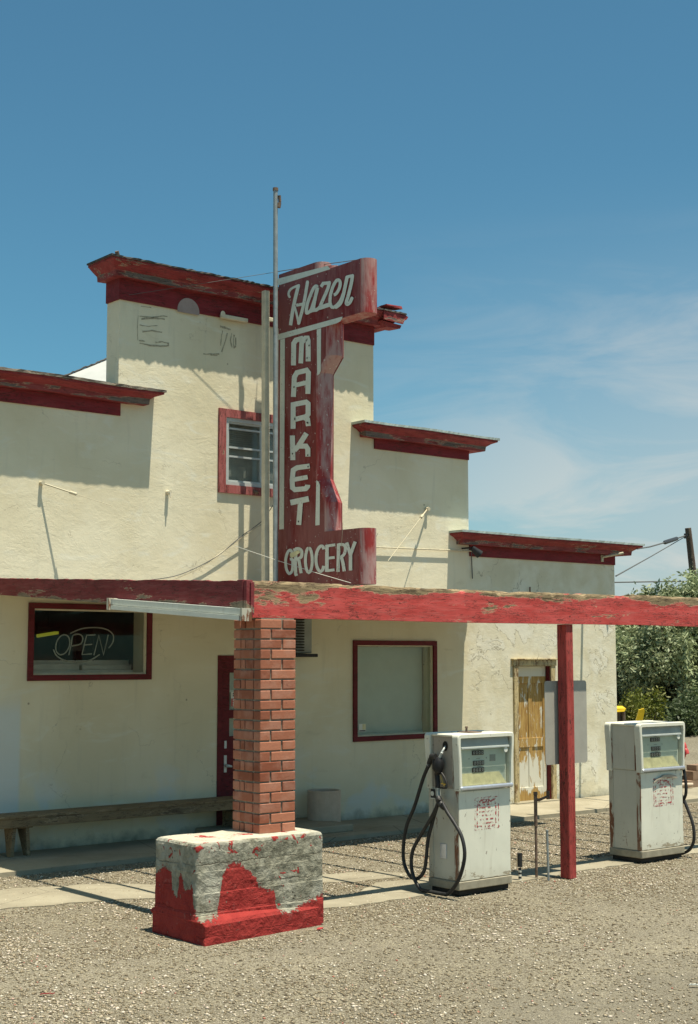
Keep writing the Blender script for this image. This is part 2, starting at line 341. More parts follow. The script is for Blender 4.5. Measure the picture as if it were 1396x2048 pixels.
# ---- concrete plinth, red paint worn off ----
def mk_plinth(name, axis, lo, hi, pts, top=False):
    t = NT(name); p = t.xyz(); z = p[2]
    n1 = t.noise(5, 6, 0.65, 0.5); n2 = t.noise(16, 6, 0.7)
    grey = t.mix(t.mr(n2, 0.38, 0.62), (0.145, 0.138, 0.10), (0.34, 0.325, 0.25))
    grey = t.mix(t.mr(t.noise(3.1, 5, 0.6), 0.45, 0.65, 0, 0.6), grey, (0.46, 0.45, 0.38))
    pit = t.mr(t.voro(22, 'F1'), 0.20, 0.10)
    pitg = t.math('MULTIPLY', pit, t.mr(n1, 0.50, 0.58))
    red = t.mix(t.mr(n1, 0.35, 0.65), (0.27, 0.027, 0.024), (0.35, 0.042, 0.035))
    red = t.mix(t.mr(n2, 0.60, 0.72, 0, 0.6), red, (0.34, 0.14, 0.12))
    if top:
        grey = t.mix(t.mr(n2, 0.3, 0.7), (0.40, 0.37, 0.29), (0.56, 0.53, 0.43))
        mask = t.mr(t.noise(4.2, 6, 0.65, 0.4, t.map(loc=(1.3, 0, 0))), 0.585, 0.60)
        h = t.math('MULTIPLY', n2, 0.5)
    else:
        u = t.mr(p[axis], lo, hi)
        hh = t.curve(u, pts)
        jag = t.math('ADD', t.math('MULTIPLY', t.math('SUBTRACT', t.noise(7, 5, 0.6, 0.6), 0.5), 0.12), t.math('MULTIPLY', t.math('SUBTRACT', t.noise(26, 9, 0.8, 0.2), 0.5), 0.26))
        m = t.math('SUBTRACT', t.math('ADD', hh, jag), z)
        mask = t.mr(m, -0.002, 0.004)
        spots = t.mr(t.noise(11, 4, 0.6, 0.8, t.map(loc=(0.4, 0.7, 0.15))), t.mr(z, 0.45, 0.66, 0.66, 0.60), t.mr(z, 0.45, 0.66, 0.67, 0.61))
        mask = t.math('MAXIMUM', mask, spots)
        chips = t.mr(t.noise(19, 6, 0.72, 0.5), 0.665, 0.675)
        mask = t.math('MULTIPLY', mask, t.math('SUBTRACT', 1.0, chips))
        rim = t.math('MULTIPLY', t.mr(m, -0.020, -0.003), t.mr(m, 0.006, -0.001))
        grey = t.mix(t.math('MULTIPLY', rim, 0.6), grey, (0.48, 0.44, 0.36))
        # board marks of the formwork
        bm = t.math('ABSOLUTE', t.math('SUBTRACT', t.math('FRACT', t.math('MULTIPLY', t.math('ADD', z, t.math('MULTIPLY', n1, 0.09)), 5.9)), 0.5))
        ln = t.mr(bm, 0.03, 0.0)
        ln = t.math('MULTIPLY', ln, t.mr(t.noise(4, 3, 0.5), 0.45, 0.6))
        grey = t.mix(t.math('MULTIPLY', ln, 0.8), grey, (0.10, 0.09, 0.07))
        h = t.math('SUBTRACT', t.math('ADD', t.math('MULTIPLY', n2, 0.7), t.math('MULTIPLY', mask, 0.35)), t.math('MULTIPLY', ln, 0.5))
    c = t.mix(pitg, grey, (0.09, 0.08, 0.06)); c = t.mix(mask, c, red)
    h = t.math('SUBTRACT', h, t.math('MULTIPLY', pitg, 0.5))
    h = t.math('ADD', h, t.math('MULTIPLY', n1, 1.6))
    return t.done(c, 0.85, t.bump(h, 0.9, 0.03), 0, 0.2)
MAT['plinth_front'] = mk_plinth('plinth_front', 0, 5.93, 7.17, [(0, .18), (.17, .18), (.21, .36), (.24, .51), (.32, .56), (.39, .51), (.46, .44), (.50, .34), (.60, .29), (.63, .17), (.66, .13), (.80, .15), (.90, .19), (1, .22)])
MAT['plinth_left'] = mk_plinth('plinth_left', 1, 8.83, 9.62, [(0, .19), (.15, .20), (.20, .27), (.25, .38), (.36, .35), (.41, .45), (.46, .43), (.50, .30), (.58, .33), (.60, .47), (.70, .50), (.82, .46), (1, .46)])
MAT['plinth_top'] = mk_plinth('plinth_top', 0, 0, 1, None, True)
# ---- ochre door with peeling white ----
def mk_door():
    t = NT('peeling_door_paint'); x, y, z = t.xyz()
    g = t.noise(5, 7, 0.68, 0.4, t.map((9, 9, 0.8)))
    w = t.mix(t.mr(g, 0.35, 0.65), (0.27, 0.145, 0.04), (0.50, 0.33, 0.11))
    k = t.math('ADD', t.noise(4, 7, 0.68, 0.5, t.map((4, 4, 0.8))), t.mr(z, 0.75, 0.45, 0.0, 0.20))
    k = t.math('ADD', k, t.math('MULTIPLY', t.mr(z, 1.795, 1.80), 0.5))
    k = t.math('ADD', k, t.mr(z, 0.22, 0.12, 0.0, -0.25))
    m = t.mr(k, 0.565, 0.60)
    c = t.mix(m, w, (0.64, 0.62, 0.52))
    return t.done(c, 0.7, t.bump(t.math('ADD', g, m), 0.4, 0.004), 0, 0.25)
MAT['old_door'] = mk_door()
MAT['door_casing'] = mk_redwood('door_casing_wood', (0.46, 0.37, 0.20), wood=(0.30, 0.19, 0.08), peel=0.56, ax=2, bare2=(0.12, 0.075, 0.03), faded=0.0)
# ---- ground ----
def mk_ground():
    t = NT('gravel_dirt'); x, y, z = t.xyz()
    big = t.noise(0.35, 5, 0.6, 0.3); mid = t.noise(1.6, 5, 0.6)
    c = t.mix(t.mr(big, 0.38, 0.62), (0.155, 0.137, 0.099), (0.205, 0.183, 0.137))
    v1 = t.voro(62, 'F1', out=1); v2 = t.voro(140, 'F1', out=1)
    hs = t.n('ShaderNodeRGBToBW'); t.put(hs.inputs[0], v1)
    hs2 = t.n('ShaderNodeRGBToBW'); t.put(hs2.inputs[0], v2)
    peb = t.math('MULTIPLY', t.mr(hs.outputs[0], 0.35, 0.85), 0.8)
    c = t.mix(t.math('MULTIPLY', peb, t.mr(mid, 0.35, 0.6, 0.35, 1.0)), c, (0.35, 0.31, 0.215))
    c = t.mix(t.mr(hs2.outputs[0], 0.32, 0.18, 0, 0.7), c, (0.07, 0.056, 0.042))
    c = t.mix(t.mr(hs2.outputs[0], 0.68, 0.82, 0, 0.6), c, (0.46, 0.42, 0.335))
    # worn tarmac showing in the near right foreground
    tar = t.math('MULTIPLY', t.mr(t.math('ADD', y, t.math('MULTIPLY', mid, 2.4)), 8.1, 7.0), 0.5)
    c = t.mix(tar, c, (0.17, 0.155, 0.12))
    far = t.mr(y, 19, 28)
    h = t.math('SUBTRACT', 1.0, t.voro(62, 'F1'))
    h2 = t.math('SUBTRACT', 1.0, t.voro(140, 'F1'))
    hh = t.math('ADD', t.math('MULTIPLY', h, 0.7), t.math('MULTIPLY', h2, 0.5))
    hh = t.math('ADD', hh, t.math('MULTIPLY', mid, 1.2))
    return t.done(c, 0.95, t.bump(hh, 0.9, 0.014), 0, 0.1)
MAT['ground'] = mk_ground()
def mk_stone():
    t = NT('gravel_stone'); r = t.geo.outputs['Random Per Island']
    n = t.n('ShaderNodeValToRGB'); t.put(n.inputs[0], r)
    e = n.color_ramp.elements; e[0].position = 0; e[0].color = (0.10, 0.08, 0.055, 1); e[1].position = 1; e[1].color = (0.56, 0.51, 0.42, 1)
    for p, c in ((0.08, (0.155, 0.122, 0.08)), (0.34, (0.215, 0.176, 0.115)), (0.62, (0.265, 0.222, 0.15)), (0.82, (0.36, 0.31, 0.22)), (0.985, (0.56, 0.51, 0.42)), (0.992, (0.35, 0.10, 0.07))):
        q = e.new(p); q.color = (*c, 1)
    return t.done(n.outputs[0], 0.9, None, 0, 0.15)
MAT['stone'] = mk_stone()
MAT['blind_grey'] = plain('blind_grey', (0.48, 0.50, 0.46), 0.8, 0.08, 5)
def mk_chip():
    t = NT('pale_chip'); r = t.geo.outputs['Random Per Island']
    return t.done(t.mix(r, (0.36, 0.30, 0.21), (0.62, 0.54, 0.45)), 0.9, None, 0, 0.15)
MAT['chip'] = mk_chip()
MAT['timber'] = plain('weathered_timber', (0.25, 0.165, 0.11), 0.85, 0.3, 6)
def mk_concrete(name, a, b):
    t = NT(name)
    c = t.mix(t.mr(t.noise(1.7, 6, 0.6, 0.3), 0.35, 0.65), a, b)
    c = t.mix(t.mr(t.noise(24, 5, 0.65), 0.60, 0.75, 0, 0.6), c, tuple(q * 0.5 for q in a))
    ck = t.math('MULTIPLY', t.math('LESS_THAN', t.voro(0.6, 'DISTANCE_TO_EDGE', t.map(loc=(2, 5, 0))), 0.0025), 0.6)
    c = t.mix(ck, c, (0.06, 0.05, 0.04))
    return t.done(c, 0.9, t.bump(t.noise(20, 6, 0.65), 0.5, 0.008), 0, 0.15)
MAT['walk'] = mk_concrete('walkway_concrete', (0.27, 0.24, 0.17), (0.35, 0.315, 0.235))
MAT['slab'] = mk_concrete('slab_concrete', (0.225, 0.20, 0.145), (0.315, 0.285, 0.21))
def mk_leaf(name, a, b, c3):
    t = NT(name); r = t.geo.outputs['Random Per Island']
    c = t.mix(r, a, b); c = t.mix(t.mr(t.noise(1.1, 3), 0.5, 0.65), c, c3)
    t.done(c, 0.55, None, 0, 0.35)
    tr = t.n('ShaderNodeBsdfTranslucent'); t.put(tr.inputs[0], c)
    mx = t.n('ShaderNodeMixShader'); mx.inputs[0].default_value = 0.28
    t.put(mx.inputs[1], t.b.outputs[0]); t.put(mx.inputs[2], tr.outputs[0]); t.put(t.o.inputs[0], mx.outputs[0])
    return t.m
MAT['leaf_olive'] = mk_leaf('silvery_leaf', (0.11, 0.15, 0.06), (0.42, 0.46, 0.28), (0.32, 0.37, 0.19))
MAT['leaf_dark'] = mk_leaf('dark_leaf', (0.035, 0.055, 0.02), (0.085, 0.115, 0.045), (0.06, 0.09, 0.03))
MAT['leaf_yellow'] = mk_leaf('yellow_green_leaf', (0.08, 0.10, 0.015), (0.20, 0.20, 0.035), (0.13, 0.15, 0.02))
MAT['bark'] = plain('bark', (0.10, 0.075, 0.055), 0.95, 0.3, 9)
def mk_emit(name, col, s):
    t = NT(name); t.b.inputs['Emission Color'].default_value = (*col, 1); t.b.inputs['Emission Strength'].default_value = s
    t.b.inputs['Base Color'].default_value = (*col, 1); return t.m
MAT['tube_lit'] = mk_emit('lit_tube', (0.45, 0.47, 0.04), 0.20)
def mk_sticker():
    t = NT('worn_sticker'); x, y, z = t.xyz()
    k = t.noise(34, 6, 0.7, 0.5)
    t.done(t.mix(t.noise(20, 2), (0.50, 0.07, 0.07), (0.42, 0.10, 0.10)), 0.6)
    tr = t.n('ShaderNodeBsdfTransparent'); mx = t.n('ShaderNodeMixShader')
    t.put(mx.inputs[0], t.mr(k, 0.52, 0.545)); t.put(mx.inputs[1], tr.outputs[0]); t.put(mx.inputs[2], t.b.outputs[0]); t.put(t.o.inputs[0], mx.outputs[0])
    return t.m
MAT['sticker'] = mk_sticker()

# ================================================================ mesh helpers
WL = {}
def world_of(o): return WL.get(o.name, Vector((0, 0, 0))) if o else Vector((0, 0, 0))
def tag(o, label=None, cat=None, group=None, kind=None):
    if label: o['label'] = label
    if cat: o['category'] = cat
    if group: o['group'] = group
    if kind: o['kind'] = kind
    return o
def thing(name, loc, label, cat, group=None):
    o = bpy.data.objects.new(name, None); COL.objects.link(o); o.location = loc; o.empty_display_size = 0.2
    WL[o.name] = Vector(loc); return tag(o, label, cat, group)
class MB:
    def __init__(s): s.v = []; s.f = []; s.mi = []; s.k = 0; s.sm = []
    def add(s, vs, fs, mi=None, smooth=False):
        b = len(s.v); s.v.extend([tuple(v) for v in vs])
        for f in fs: s.f.append([b + i for i in f]); s.mi.append(s.k if mi is None else mi); s.sm.append(smooth)
        return s
    def box(s, x0, x1, y0, y1, z0, z1, mi=None, bev=0.0, jit=0.0):
        if bev > 0:
            b = bev; X = (x0, x1); Y = (y0, y1); Z = (z0, z1); vs = []; sg = (1, -1)
            idx = {}
            for i in (0, 1):
                for j in (0, 1):
                    for k in (0, 1):
                        for a in range(3):
                            p = [X[i] + sg[i] * b, Y[j] + sg[j] * b, Z[k] + sg[k] * b]
                            p[a] = (X, Y, Z)[a][(i, j, k)[a]]
                            idx[(i, j, k, a)] = len(vs); vs.append(p)
            fs = []
            for a in range(3):
                o = [q for q in range(3) if q != a]
                for e in (0, 1):
                    c = []
                    for (p, q) in ((0, 0), (1, 0), (1, 1), (0, 1)):
                        t = [0, 0, 0]; t[a] = e; t[o[0]] = p; t[o[1]] = q; c.append(idx[(*t, a)])
                    fs.append(c)
                for p in (0, 1):           # bevelled edges along axis a
                    for q in (0, 1):
                        t0 = [0, 0, 0]; t1 = [0, 0, 0]; t1[a] = 1; t0[o[0]] = t1[o[0]] = p; t0[o[1]] = t1[o[1]] = q
                        fs.append([idx[(*t0, o[0])], idx[(*t1, o[0])], idx[(*t1, o[1])], idx[(*t0, o[1])]])
            for i in (0, 1):
                for j in (0, 1):
                    for k in (0, 1): fs.append([idx[(i, j, k, 0)], idx[(i, j, k, 1)], idx[(i, j, k, 2)]])
        else:
            vs = [(x, y, z) for x in (x0, x1) for y in (y0, y1) for z in (z0, z1)]
            fs = [(0, 1, 3, 2), (4, 6, 7, 5), (0, 4, 5, 1), (2, 3, 7, 6), (0, 2, 6, 4), (1, 5, 7, 3)]
        if jit: vs = [(a + random.uniform(-jit, jit), b + random.uniform(-jit, jit), c + random.uniform(-jit, jit)) for a, b, c in vs]
        return s.add(vs, fs, mi)
    def quad(s, a, b, c, d, mi=None): return s.add([a, b, c, d], [(0, 1, 2, 3)], mi)
    def tube(s, pts, r, n=8, caps=True, mi=None, smooth=True):
        pts = [Vector(p) for p in pts]; rs = r if isinstance(r, (list, tuple)) else [r] * len(pts)
        vs = []; ref = None
        for i, p in enumerate(pts):
            a = pts[max(i - 1, 0)]; b = pts[min(i + 1, len(pts) - 1)]; d = (b - a).normalized()
            if ref is None: ref = Vector((0, 0, 1)) if abs(d.z) < 0.9 else Vector((1, 0, 0))
            u = (ref - d * ref.dot(d)).normalized(); w = d.cross(u); ref = u
            for k in range(n):
                t = 2 * math.pi * k / n; vs.append(p + (u * math.cos(t) + w * math.sin(t)) * rs[i])
        fs = [(i * n + k, i * n + (k + 1) % n, (i + 1) * n + (k + 1) % n, (i + 1) * n + k) for i in range(len(pts) - 1) for k in range(n)]
        s.add(vs, fs, mi, smooth)
        if caps:
            s.add(vs[:n], [tuple(range(n))[::-1]], mi); s.add(vs[-n:], [tuple(range(n))], mi)
        return s
    def prism(s, outline, ext, mi=None):        # closed outline (3d points) extruded by vector
        n = len(outline); e = Vector(ext); vs = [Vector(p) for p in outline]; vs += [p + e for p in vs[:n]]
        return s.add(vs, [tuple(range(n))[::-1], tuple(range(n, 2 * n))] + [(i, (i + 1) % n, n + (i + 1) % n, n + i) for i in range(n)], mi)
    def loft(s, secs, closed=True, caps=False, mi=None, smooth=False):
        n = len(secs[0]); vs = [p for q in secs for p in q]; fs = []
        for i in range(len(secs) - 1):
            for k in range(n if closed else n - 1):
                fs.append((i * n + k, i * n + (k + 1) % n, (i + 1) * n + (k + 1) % n, (i + 1) * n + k))
        if caps: fs += [tuple(range(n))[::-1], tuple(range((len(secs) - 1) * n, len(secs) * n))]
        return s.add(vs, fs, mi, smooth)
    def disc(s, c, u, w, r0, r1, n=20, mi=None):
        c = Vector(c); u = Vector(u); w = Vector(w)
        return s.add([c + u * (r0 * math.cos(2 * math.pi * k / n)) + w * (r1 * math.sin(2 * math.pi * k / n)) for k in range(n)], [tuple(range(n))], mi)
    def lathe(s, c, prof, n=24, mi=None):
        c = Vector(c)
        return s.loft([[c + Vector((r * math.cos(2 * math.pi * k / n), r * math.sin(2 * math.pi * k / n), z)) for k in range(n)] for r, z in prof], True, False, mi, False)
    def stroke(s, pts, w, nrm, th=0.0, mi=None, rnd=False):
        # flat ribbon with mitred joints through 3-D points; w a width or list
        pts = [Vector(p) for p in pts]; N = Vector(nrm).normalized(); n = len(pts)
        ws = w if isinstance(w, (list, tuple)) else [w] * n
        L = []; R = []
        for i, p in enumerate(pts):
            d1 = (p - pts[i - 1]).normalized() if i else None
            d2 = (pts[i + 1] - p).normalized() if i < n - 1 else None
            if d1 is None: d1 = d2
            if d2 is None: d2 = d1
            s1 = N.cross(d1); s2 = N.cross(d2); m = (s1 + s2)
            m = m.normalized() if m.length > 0.2 else s1
            k = 1 / max(0.62, m.dot(s1)); h = ws[i] / 2 * k
            L.append(p + m * h); R.append(p - m * h)
        if rnd:
            for end, q in ((0, -1), (n - 1, 1)):
                d = ((pts[1] - pts[0]) if end == 0 else (pts[-1] - pts[-2])).normalized() * q
                sd_ = N.cross((pts[1] - pts[0]).normalized() if end == 0 else (pts[-1] - pts[-2]).normalized()); h = ws[end] / 2
                arc = [pts[end] + sd_ * (h * math.cos(a)) + d * (h * math.sin(a)) for a in [math.pi * j / 6 for j in range(7)]]
                s.add(arc, [tuple(range(7))], mi)
        for i in range(n - 1): s.quad(L[i], R[i], R[i + 1], L[i + 1], mi)
        return s
    def build_each(s, name, mat, parent=None, **kw):
        # every separate piece becomes a part of its own
        n = len(s.v); par = list(range(n))
        def f(i):
            while par[i] != i: par[i] = par[par[i]]; i = par[i]
            return i
        for fc in s.f:
            r = f(fc[0])
            for q in fc[1:]: par[f(q)] = r
        groups = {}
        for k, fc in enumerate(s.f): groups.setdefault(f(fc[0]), []).append(k)
        out = []
        for g_ in groups.values():
            t = MB(); mp = {}
            for k in g_:
                ids = []
                for i in s.f[k]:
                    if i not in mp: mp[i] = len(t.v); t.v.append(s.v[i])
                    ids.append(mp[i])
                t.f.append(ids); t.mi.append(s.mi[k]); t.sm.append(s.sm[k])
            out.append(t.build(name, mat, parent, **kw))
        return out
    def build(s, name, mat, parent=None, label=None, cat=None, group=None, kind=None):
        off = world_of(parent)
        me = bpy.data.meshes.new(name)
        me.from_pydata([(v[0] - off.x, v[1] - off.y, v[2] - off.z) for v in s.v], [], s.f)
        mats = mat if isinstance(mat, (list, tuple)) else [mat]
        for m in mats: me.materials.append(MAT[m] if isinstance(m, str) else m)
        if len(mats) > 1: me.polygons.foreach_set('material_index', s.mi)
        if any(s.sm): me.polygons.foreach_set('use_smooth', s.sm)
        me.update()
        o = bpy.data.objects.new(name, me); COL.objects.link(o)
        if parent is not None: o.parent = parent
        WL[o.name] = off.copy()
        return tag(o, label, cat, group, kind)
def smooth_path(pts, per=6):
    P = [Vector(p) for p in pts]; out = []
    for i in range(len(P) - 1):
        a = P[max(i - 1, 0)]; b = P[i]; c = P[i + 1]; d = P[min(i + 2, len(P) - 1)]
        for k in range(per):
            t = k / per
            out.append(0.5 * ((2 * b) + (c - a) * t + (2 * a - 5 * b + 4 * c - d) * t * t + (3 * b - a - 3 * c + d) * t ** 3))
    out.append(P[-1]); return out
def sag(a, b, s_=0.1, n=14):
    a = Vector(a); b = Vector(b)
    return [a.lerp(b, i / n) - Vector((0, 0, s_ * 4 * (i / n) * (1 - i / n))) for i in range(n + 1)]
def nz3(x, y, z): return mnoise.noise(Vector((x, y, z)))

YW = 14.0            # plane of the shop front

# ================================================================ ground
g = MB()
g.quad((-600, -600, -0.012), (900, -600, -0.012), (900, 900, -0.012), (-600, 900, -0.012))
g.build('ground', 'ground', kind='structure')
def slab_mesh(poly, z0, z1, jit=0.03, step=0.18):
    out = []
    for i, a in enumerate(poly):
        b = poly[(i + 1) % len(poly)]; a = Vector((*a, 0)); b = Vector((*b, 0)); n = max(2, int((b - a).length / step))
        for k in range(n):
            p = a.lerp(b, k / n); out.append((p.x + random.uniform(-jit, jit), p.y + random.uniform(-jit, jit), z0))
    m = MB(); m.prism(out, (0, 0, z1 - z0)); return m
slab_mesh([(1.5, 12.72), (17.6, 12.86), (17.6, 13.99), (1.5, 13.99)], -0.05, 0.035, 0.012, 0.3).build('walkway', 'walk', kind='structure')
slab_mesh([(7.3, 9.50), (7.9, 9.42), (8.6, 9.40), (9.6, 9.42), (10.6, 9.46), (11.4, 9.5), (12.9, 9.55), (16, 9.6), (16, 10.02), (12.3, 9.98), (10.2, 9.86), (8.9, 10.25), (8.3, 9.9), (7.6, 9.85)], -0.05, -0.004, 0.035, 0.12).build('pump_island', 'slab', kind='structure')
slab_mesh([(3.0, 11.35), (5.6, 11.15), (6.35, 11.0), (6.95, 10.8), (7.35, 11.1), (6.9, 11.75), (6.2, 12.05), (3.0, 12.4)], -0.05, -0.004, 0.05, 0.15).build('concrete_patch', 'slab', kind='structure')
slab_mesh([(8.2, 10.55), (9.1, 10.30), (9.5, 10.35), (9.3, 10.75), (8.7, 11.0), (8.3, 10.9)], -0.05, -0.004, 0.06, 0.12).build('concrete_patch', 'slab', kind='structure')
slab_mesh([(17.7, 13.2), (26, 13.4), (34, 16), (34, 18.5), (25, 16.2), (17.7, 15.5)], -0.05, 0.02, 0.06, 0.4).build('path', 'slab', kind='structure')

# loose gravel: too many stones to count
rng = np.random.default_rng(5)
def gravel(name, n, xr, yr, smin, smax, keep, mat='stone', flat=1.0):
    base = np.array([(1, 0, 0), (-1, 0, 0), (0, 1, 0), (0, -1, 0), (0, 0, .62), (0, 0, -.5)], float)
    fa = np.array([(0, 2, 4), (2, 1, 4), (1, 3, 4), (3, 0, 4), (2, 0, 5), (1, 2, 5), (3, 1, 5), (0, 3, 5)])
    P = np.column_stack([rng.uniform(*xr, n * 3), rng.uniform(*yr, n * 3)])
    pr = np.array([keep(x, y) for x, y in P]); P = P[rng.uniform(0, 1, len(P)) < pr][:n]; n = len(P)
    s_ = smin + (smax - smin) * rng.uniform(0, 1, n) ** 2.6
    V = np.repeat(base[None], n, 0) * (1 + rng.uniform(-.32, .32, (n, 6, 3))) * s_[:, None, None]
    V[:, :, 2] *= flat
    V[:, :, 1] *= rng.uniform(.55, 1, (n, 1))
    th = rng.uniform(0, 6.283, n); c, s2 = np.cos(th)[:, None], np.sin(th)[:, None]
    X = V[:, :, 0] * c - V[:, :, 1] * s2; Y = V[:, :, 0] * s2 + V[:, :, 1] * c
    V[:, :, 0] = X + P[:, 0:1]; V[:, :, 1] = Y + P[:, 1:2]; V[:, :, 2] += (-0.012 + s_ * 0.18)[:, None]
    F = (fa[None] + (np.arange(n) * 6)[:, None, None]).reshape(-1, 3)
    me = bpy.data.meshes.new(name); me.vertices.add(n * 6); me.vertices.foreach_set('co', V.reshape(-1).astype('f4'))
    me.loops.add(len(F) * 3); me.loops.foreach_set('vertex_index', F.reshape(-1).astype('i4'))
    me.polygons.add(len(F)); me.polygons.foreach_set('loop_start', np.arange(0, len(F) * 3, 3, dtype='i4'))
    me.update(calc_edges=True); me.materials.append(MAT[mat])
    o = bpy.data.objects.new(name, me); COL.objects.link(o); return tag(o, kind='stuff')
def kp(x, y):
    if y > 12.74 or x > 2.3 + y * 1.42 or x < y * 0.40 - 0.6: return 0
    v = 0.5 + 0.9 * nz3(x * .8, y * .8, 3) + 0.5 * nz3(x * 2.6, y * 2.6, 1)
    k = min(1, max(.22, v + .25))
    if 9.45 < y < 9.95 and 7.5 < x < 13: k *= .9
    if y < 8.2: k *= 1 - .5 * min(1, max(0, (x - y * .62 - 1.6) / 1.2))
    if 5.93 < x < 7.17 and 8.83 < y < 9.6: k = 0
    if 11.0 < y < 12.1 and x < 6.9: k *= .55
    return k
def kc(x, y): return kp(x, y) * min(1, max(0.02, (nz3(x * .55, y * .75, 9) + .35 * nz3(x * 2.2, y * 2.2, 5)) * 3.2 - .35))
gr = gravel('gravel', 190000, (2.0, 17), (4.3, 12.8), 0.0032, 0.0155, kp)
g2 = gravel('gravel_chips', 30000, (2.0, 15), (4.3, 12.8), 0.004, 0.021, kc, 'chip', .6)
g2['label'] = 'scattered pale stone chips lying in drifts on the gravel'; g2['category'] = 'gravel'
gr['label'] = 'pale loose gravel spread over the forecourt'; gr['category'] = 'gravel'

# ================================================================ the market building
bld = thing('market_building', (12, YW, 0), 'cream stucco market building with a stepped parapet and dark red cornices', 'building')
XS = [1.5, 8.2, 12.04, 13.77, 16.85]
TOPS = [5.02, 6.46, 4.98, 3.62]
W1 = (7.20, 8.62, 1.885, 2.60); W2 = (11.745, 13.075, 1.065, 2.225); W3 = (9.68, 10.78, 4.135, 4.955)
D1 = (9.66, 10.56, 0.0, 2.04); D2 = (14.70, 15.38, 0.0, 1.945)
HO = [W1, W2, W3, D1, D2]
def wall_cells(m, y0, y1):
    xs = sorted(set(XS + [q for h in HO for q in h[:2]])); zs = sorted(set([-0.1] + TOPS + [q for h in HO for q in h[2:] if q > 0]))
    def solid(i, j):
        if i < 0 or j < 0 or i >= len(xs) - 1 or j >= len(zs) - 1: return False
        cx = (xs[i] + xs[i + 1]) / 2; cz = (zs[j] + zs[j + 1]) / 2
        for k in range(4):
            if XS[k] < cx < XS[k + 1] and cz > TOPS[k]: return False
        return not any(h[0] < cx < h[1] and h[2] - .2 < cz < h[3] and (h[2] == 0 or cz > h[2]) for h in HO)
    for i in range(len(xs) - 1):
        for j in range(len(zs) - 1):
            if not solid(i, j): continue
            a, b, c, d = xs[i], xs[i + 1], zs[j], zs[j + 1]
            m.quad((a, y0, c), (b, y0, c), (b, y0, d), (a, y0, d)); m.quad((b, y1, c), (a, y1, c), (a, y1, d), (b, y1, d))
            if not solid(i - 1, j): m.quad((a, y1, c), (a, y0, c), (a, y0, d), (a, y1, d))
            if not solid(i + 1, j): m.quad((b, y0, c), (b, y1, c), (b, y1, d), (b, y0, d))
            if not solid(i, j + 1): m.quad((a, y0, d), (b, y0, d), (b, y1, d), (a, y1, d))
            if not solid(i, j - 1): m.quad((a, y1, c), (b, y1, c), (b, y0, c), (a, y0, c))
m = MB(); wall_cells(m, YW, YW + 0.28)
m.box(1.5, 1.78, YW + .281, 22, -0.1, 4.6); m.box(16.57, 16.85, YW + .281, 22, -0.1, 3.3)
m.box(1.5, 16.85, 22.001, 22.28, -0.1, 3.3)
m.build('wall', 'stucco', bld)
# rooms behind the windows
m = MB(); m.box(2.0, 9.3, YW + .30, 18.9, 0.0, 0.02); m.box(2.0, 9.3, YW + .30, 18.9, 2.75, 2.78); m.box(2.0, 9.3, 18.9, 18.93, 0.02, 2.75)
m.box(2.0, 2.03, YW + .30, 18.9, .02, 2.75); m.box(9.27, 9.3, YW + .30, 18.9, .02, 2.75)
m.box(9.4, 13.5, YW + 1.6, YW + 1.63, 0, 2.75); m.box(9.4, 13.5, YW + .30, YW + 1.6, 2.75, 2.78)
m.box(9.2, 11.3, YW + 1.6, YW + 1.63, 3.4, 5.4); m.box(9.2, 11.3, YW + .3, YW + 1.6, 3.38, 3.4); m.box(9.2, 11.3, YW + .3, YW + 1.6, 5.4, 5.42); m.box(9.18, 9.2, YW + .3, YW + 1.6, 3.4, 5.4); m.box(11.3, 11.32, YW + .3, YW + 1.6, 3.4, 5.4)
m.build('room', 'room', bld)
m = MB(); m.box(1.79, 16.56, YW + .281, 22, 3.0, 3.05); 
m.build('roof', 'roof_grey', bld)
# white sloping roof further back, left of the tall part
P0 = onY(132, 752, 18.5); P1 = onY(222, 716, 18.5); d_ = P1 - P0; P0 = P0 - d_ * .8; P1 = P1 + d_ * .9
m = MB(); B0 = Vector((P0.x - .4, 15.6, P0.z - 1.5)); B1 = Vector((P1.x + .1, 15.6, P1.z - 2.6))
m.add([B0, B1, P1, P0, P1 + Vector((.3, 4, -1.5)), P0 + Vector((-.3, 4, -1.5))], [(0, 1, 2, 3), (3, 2, 4, 5)])
gb = m.build('hipped_roof', 'roof_white', bld)
m = MB(); rg = [P0.lerp(P1, i / 60) + Vector((0, -.01, .012 + .010 * random.uniform(-1, 1))) for i in range(61)]
m.tube(rg, .014, 5); m.build('ridge_edging', 'tar', gb)

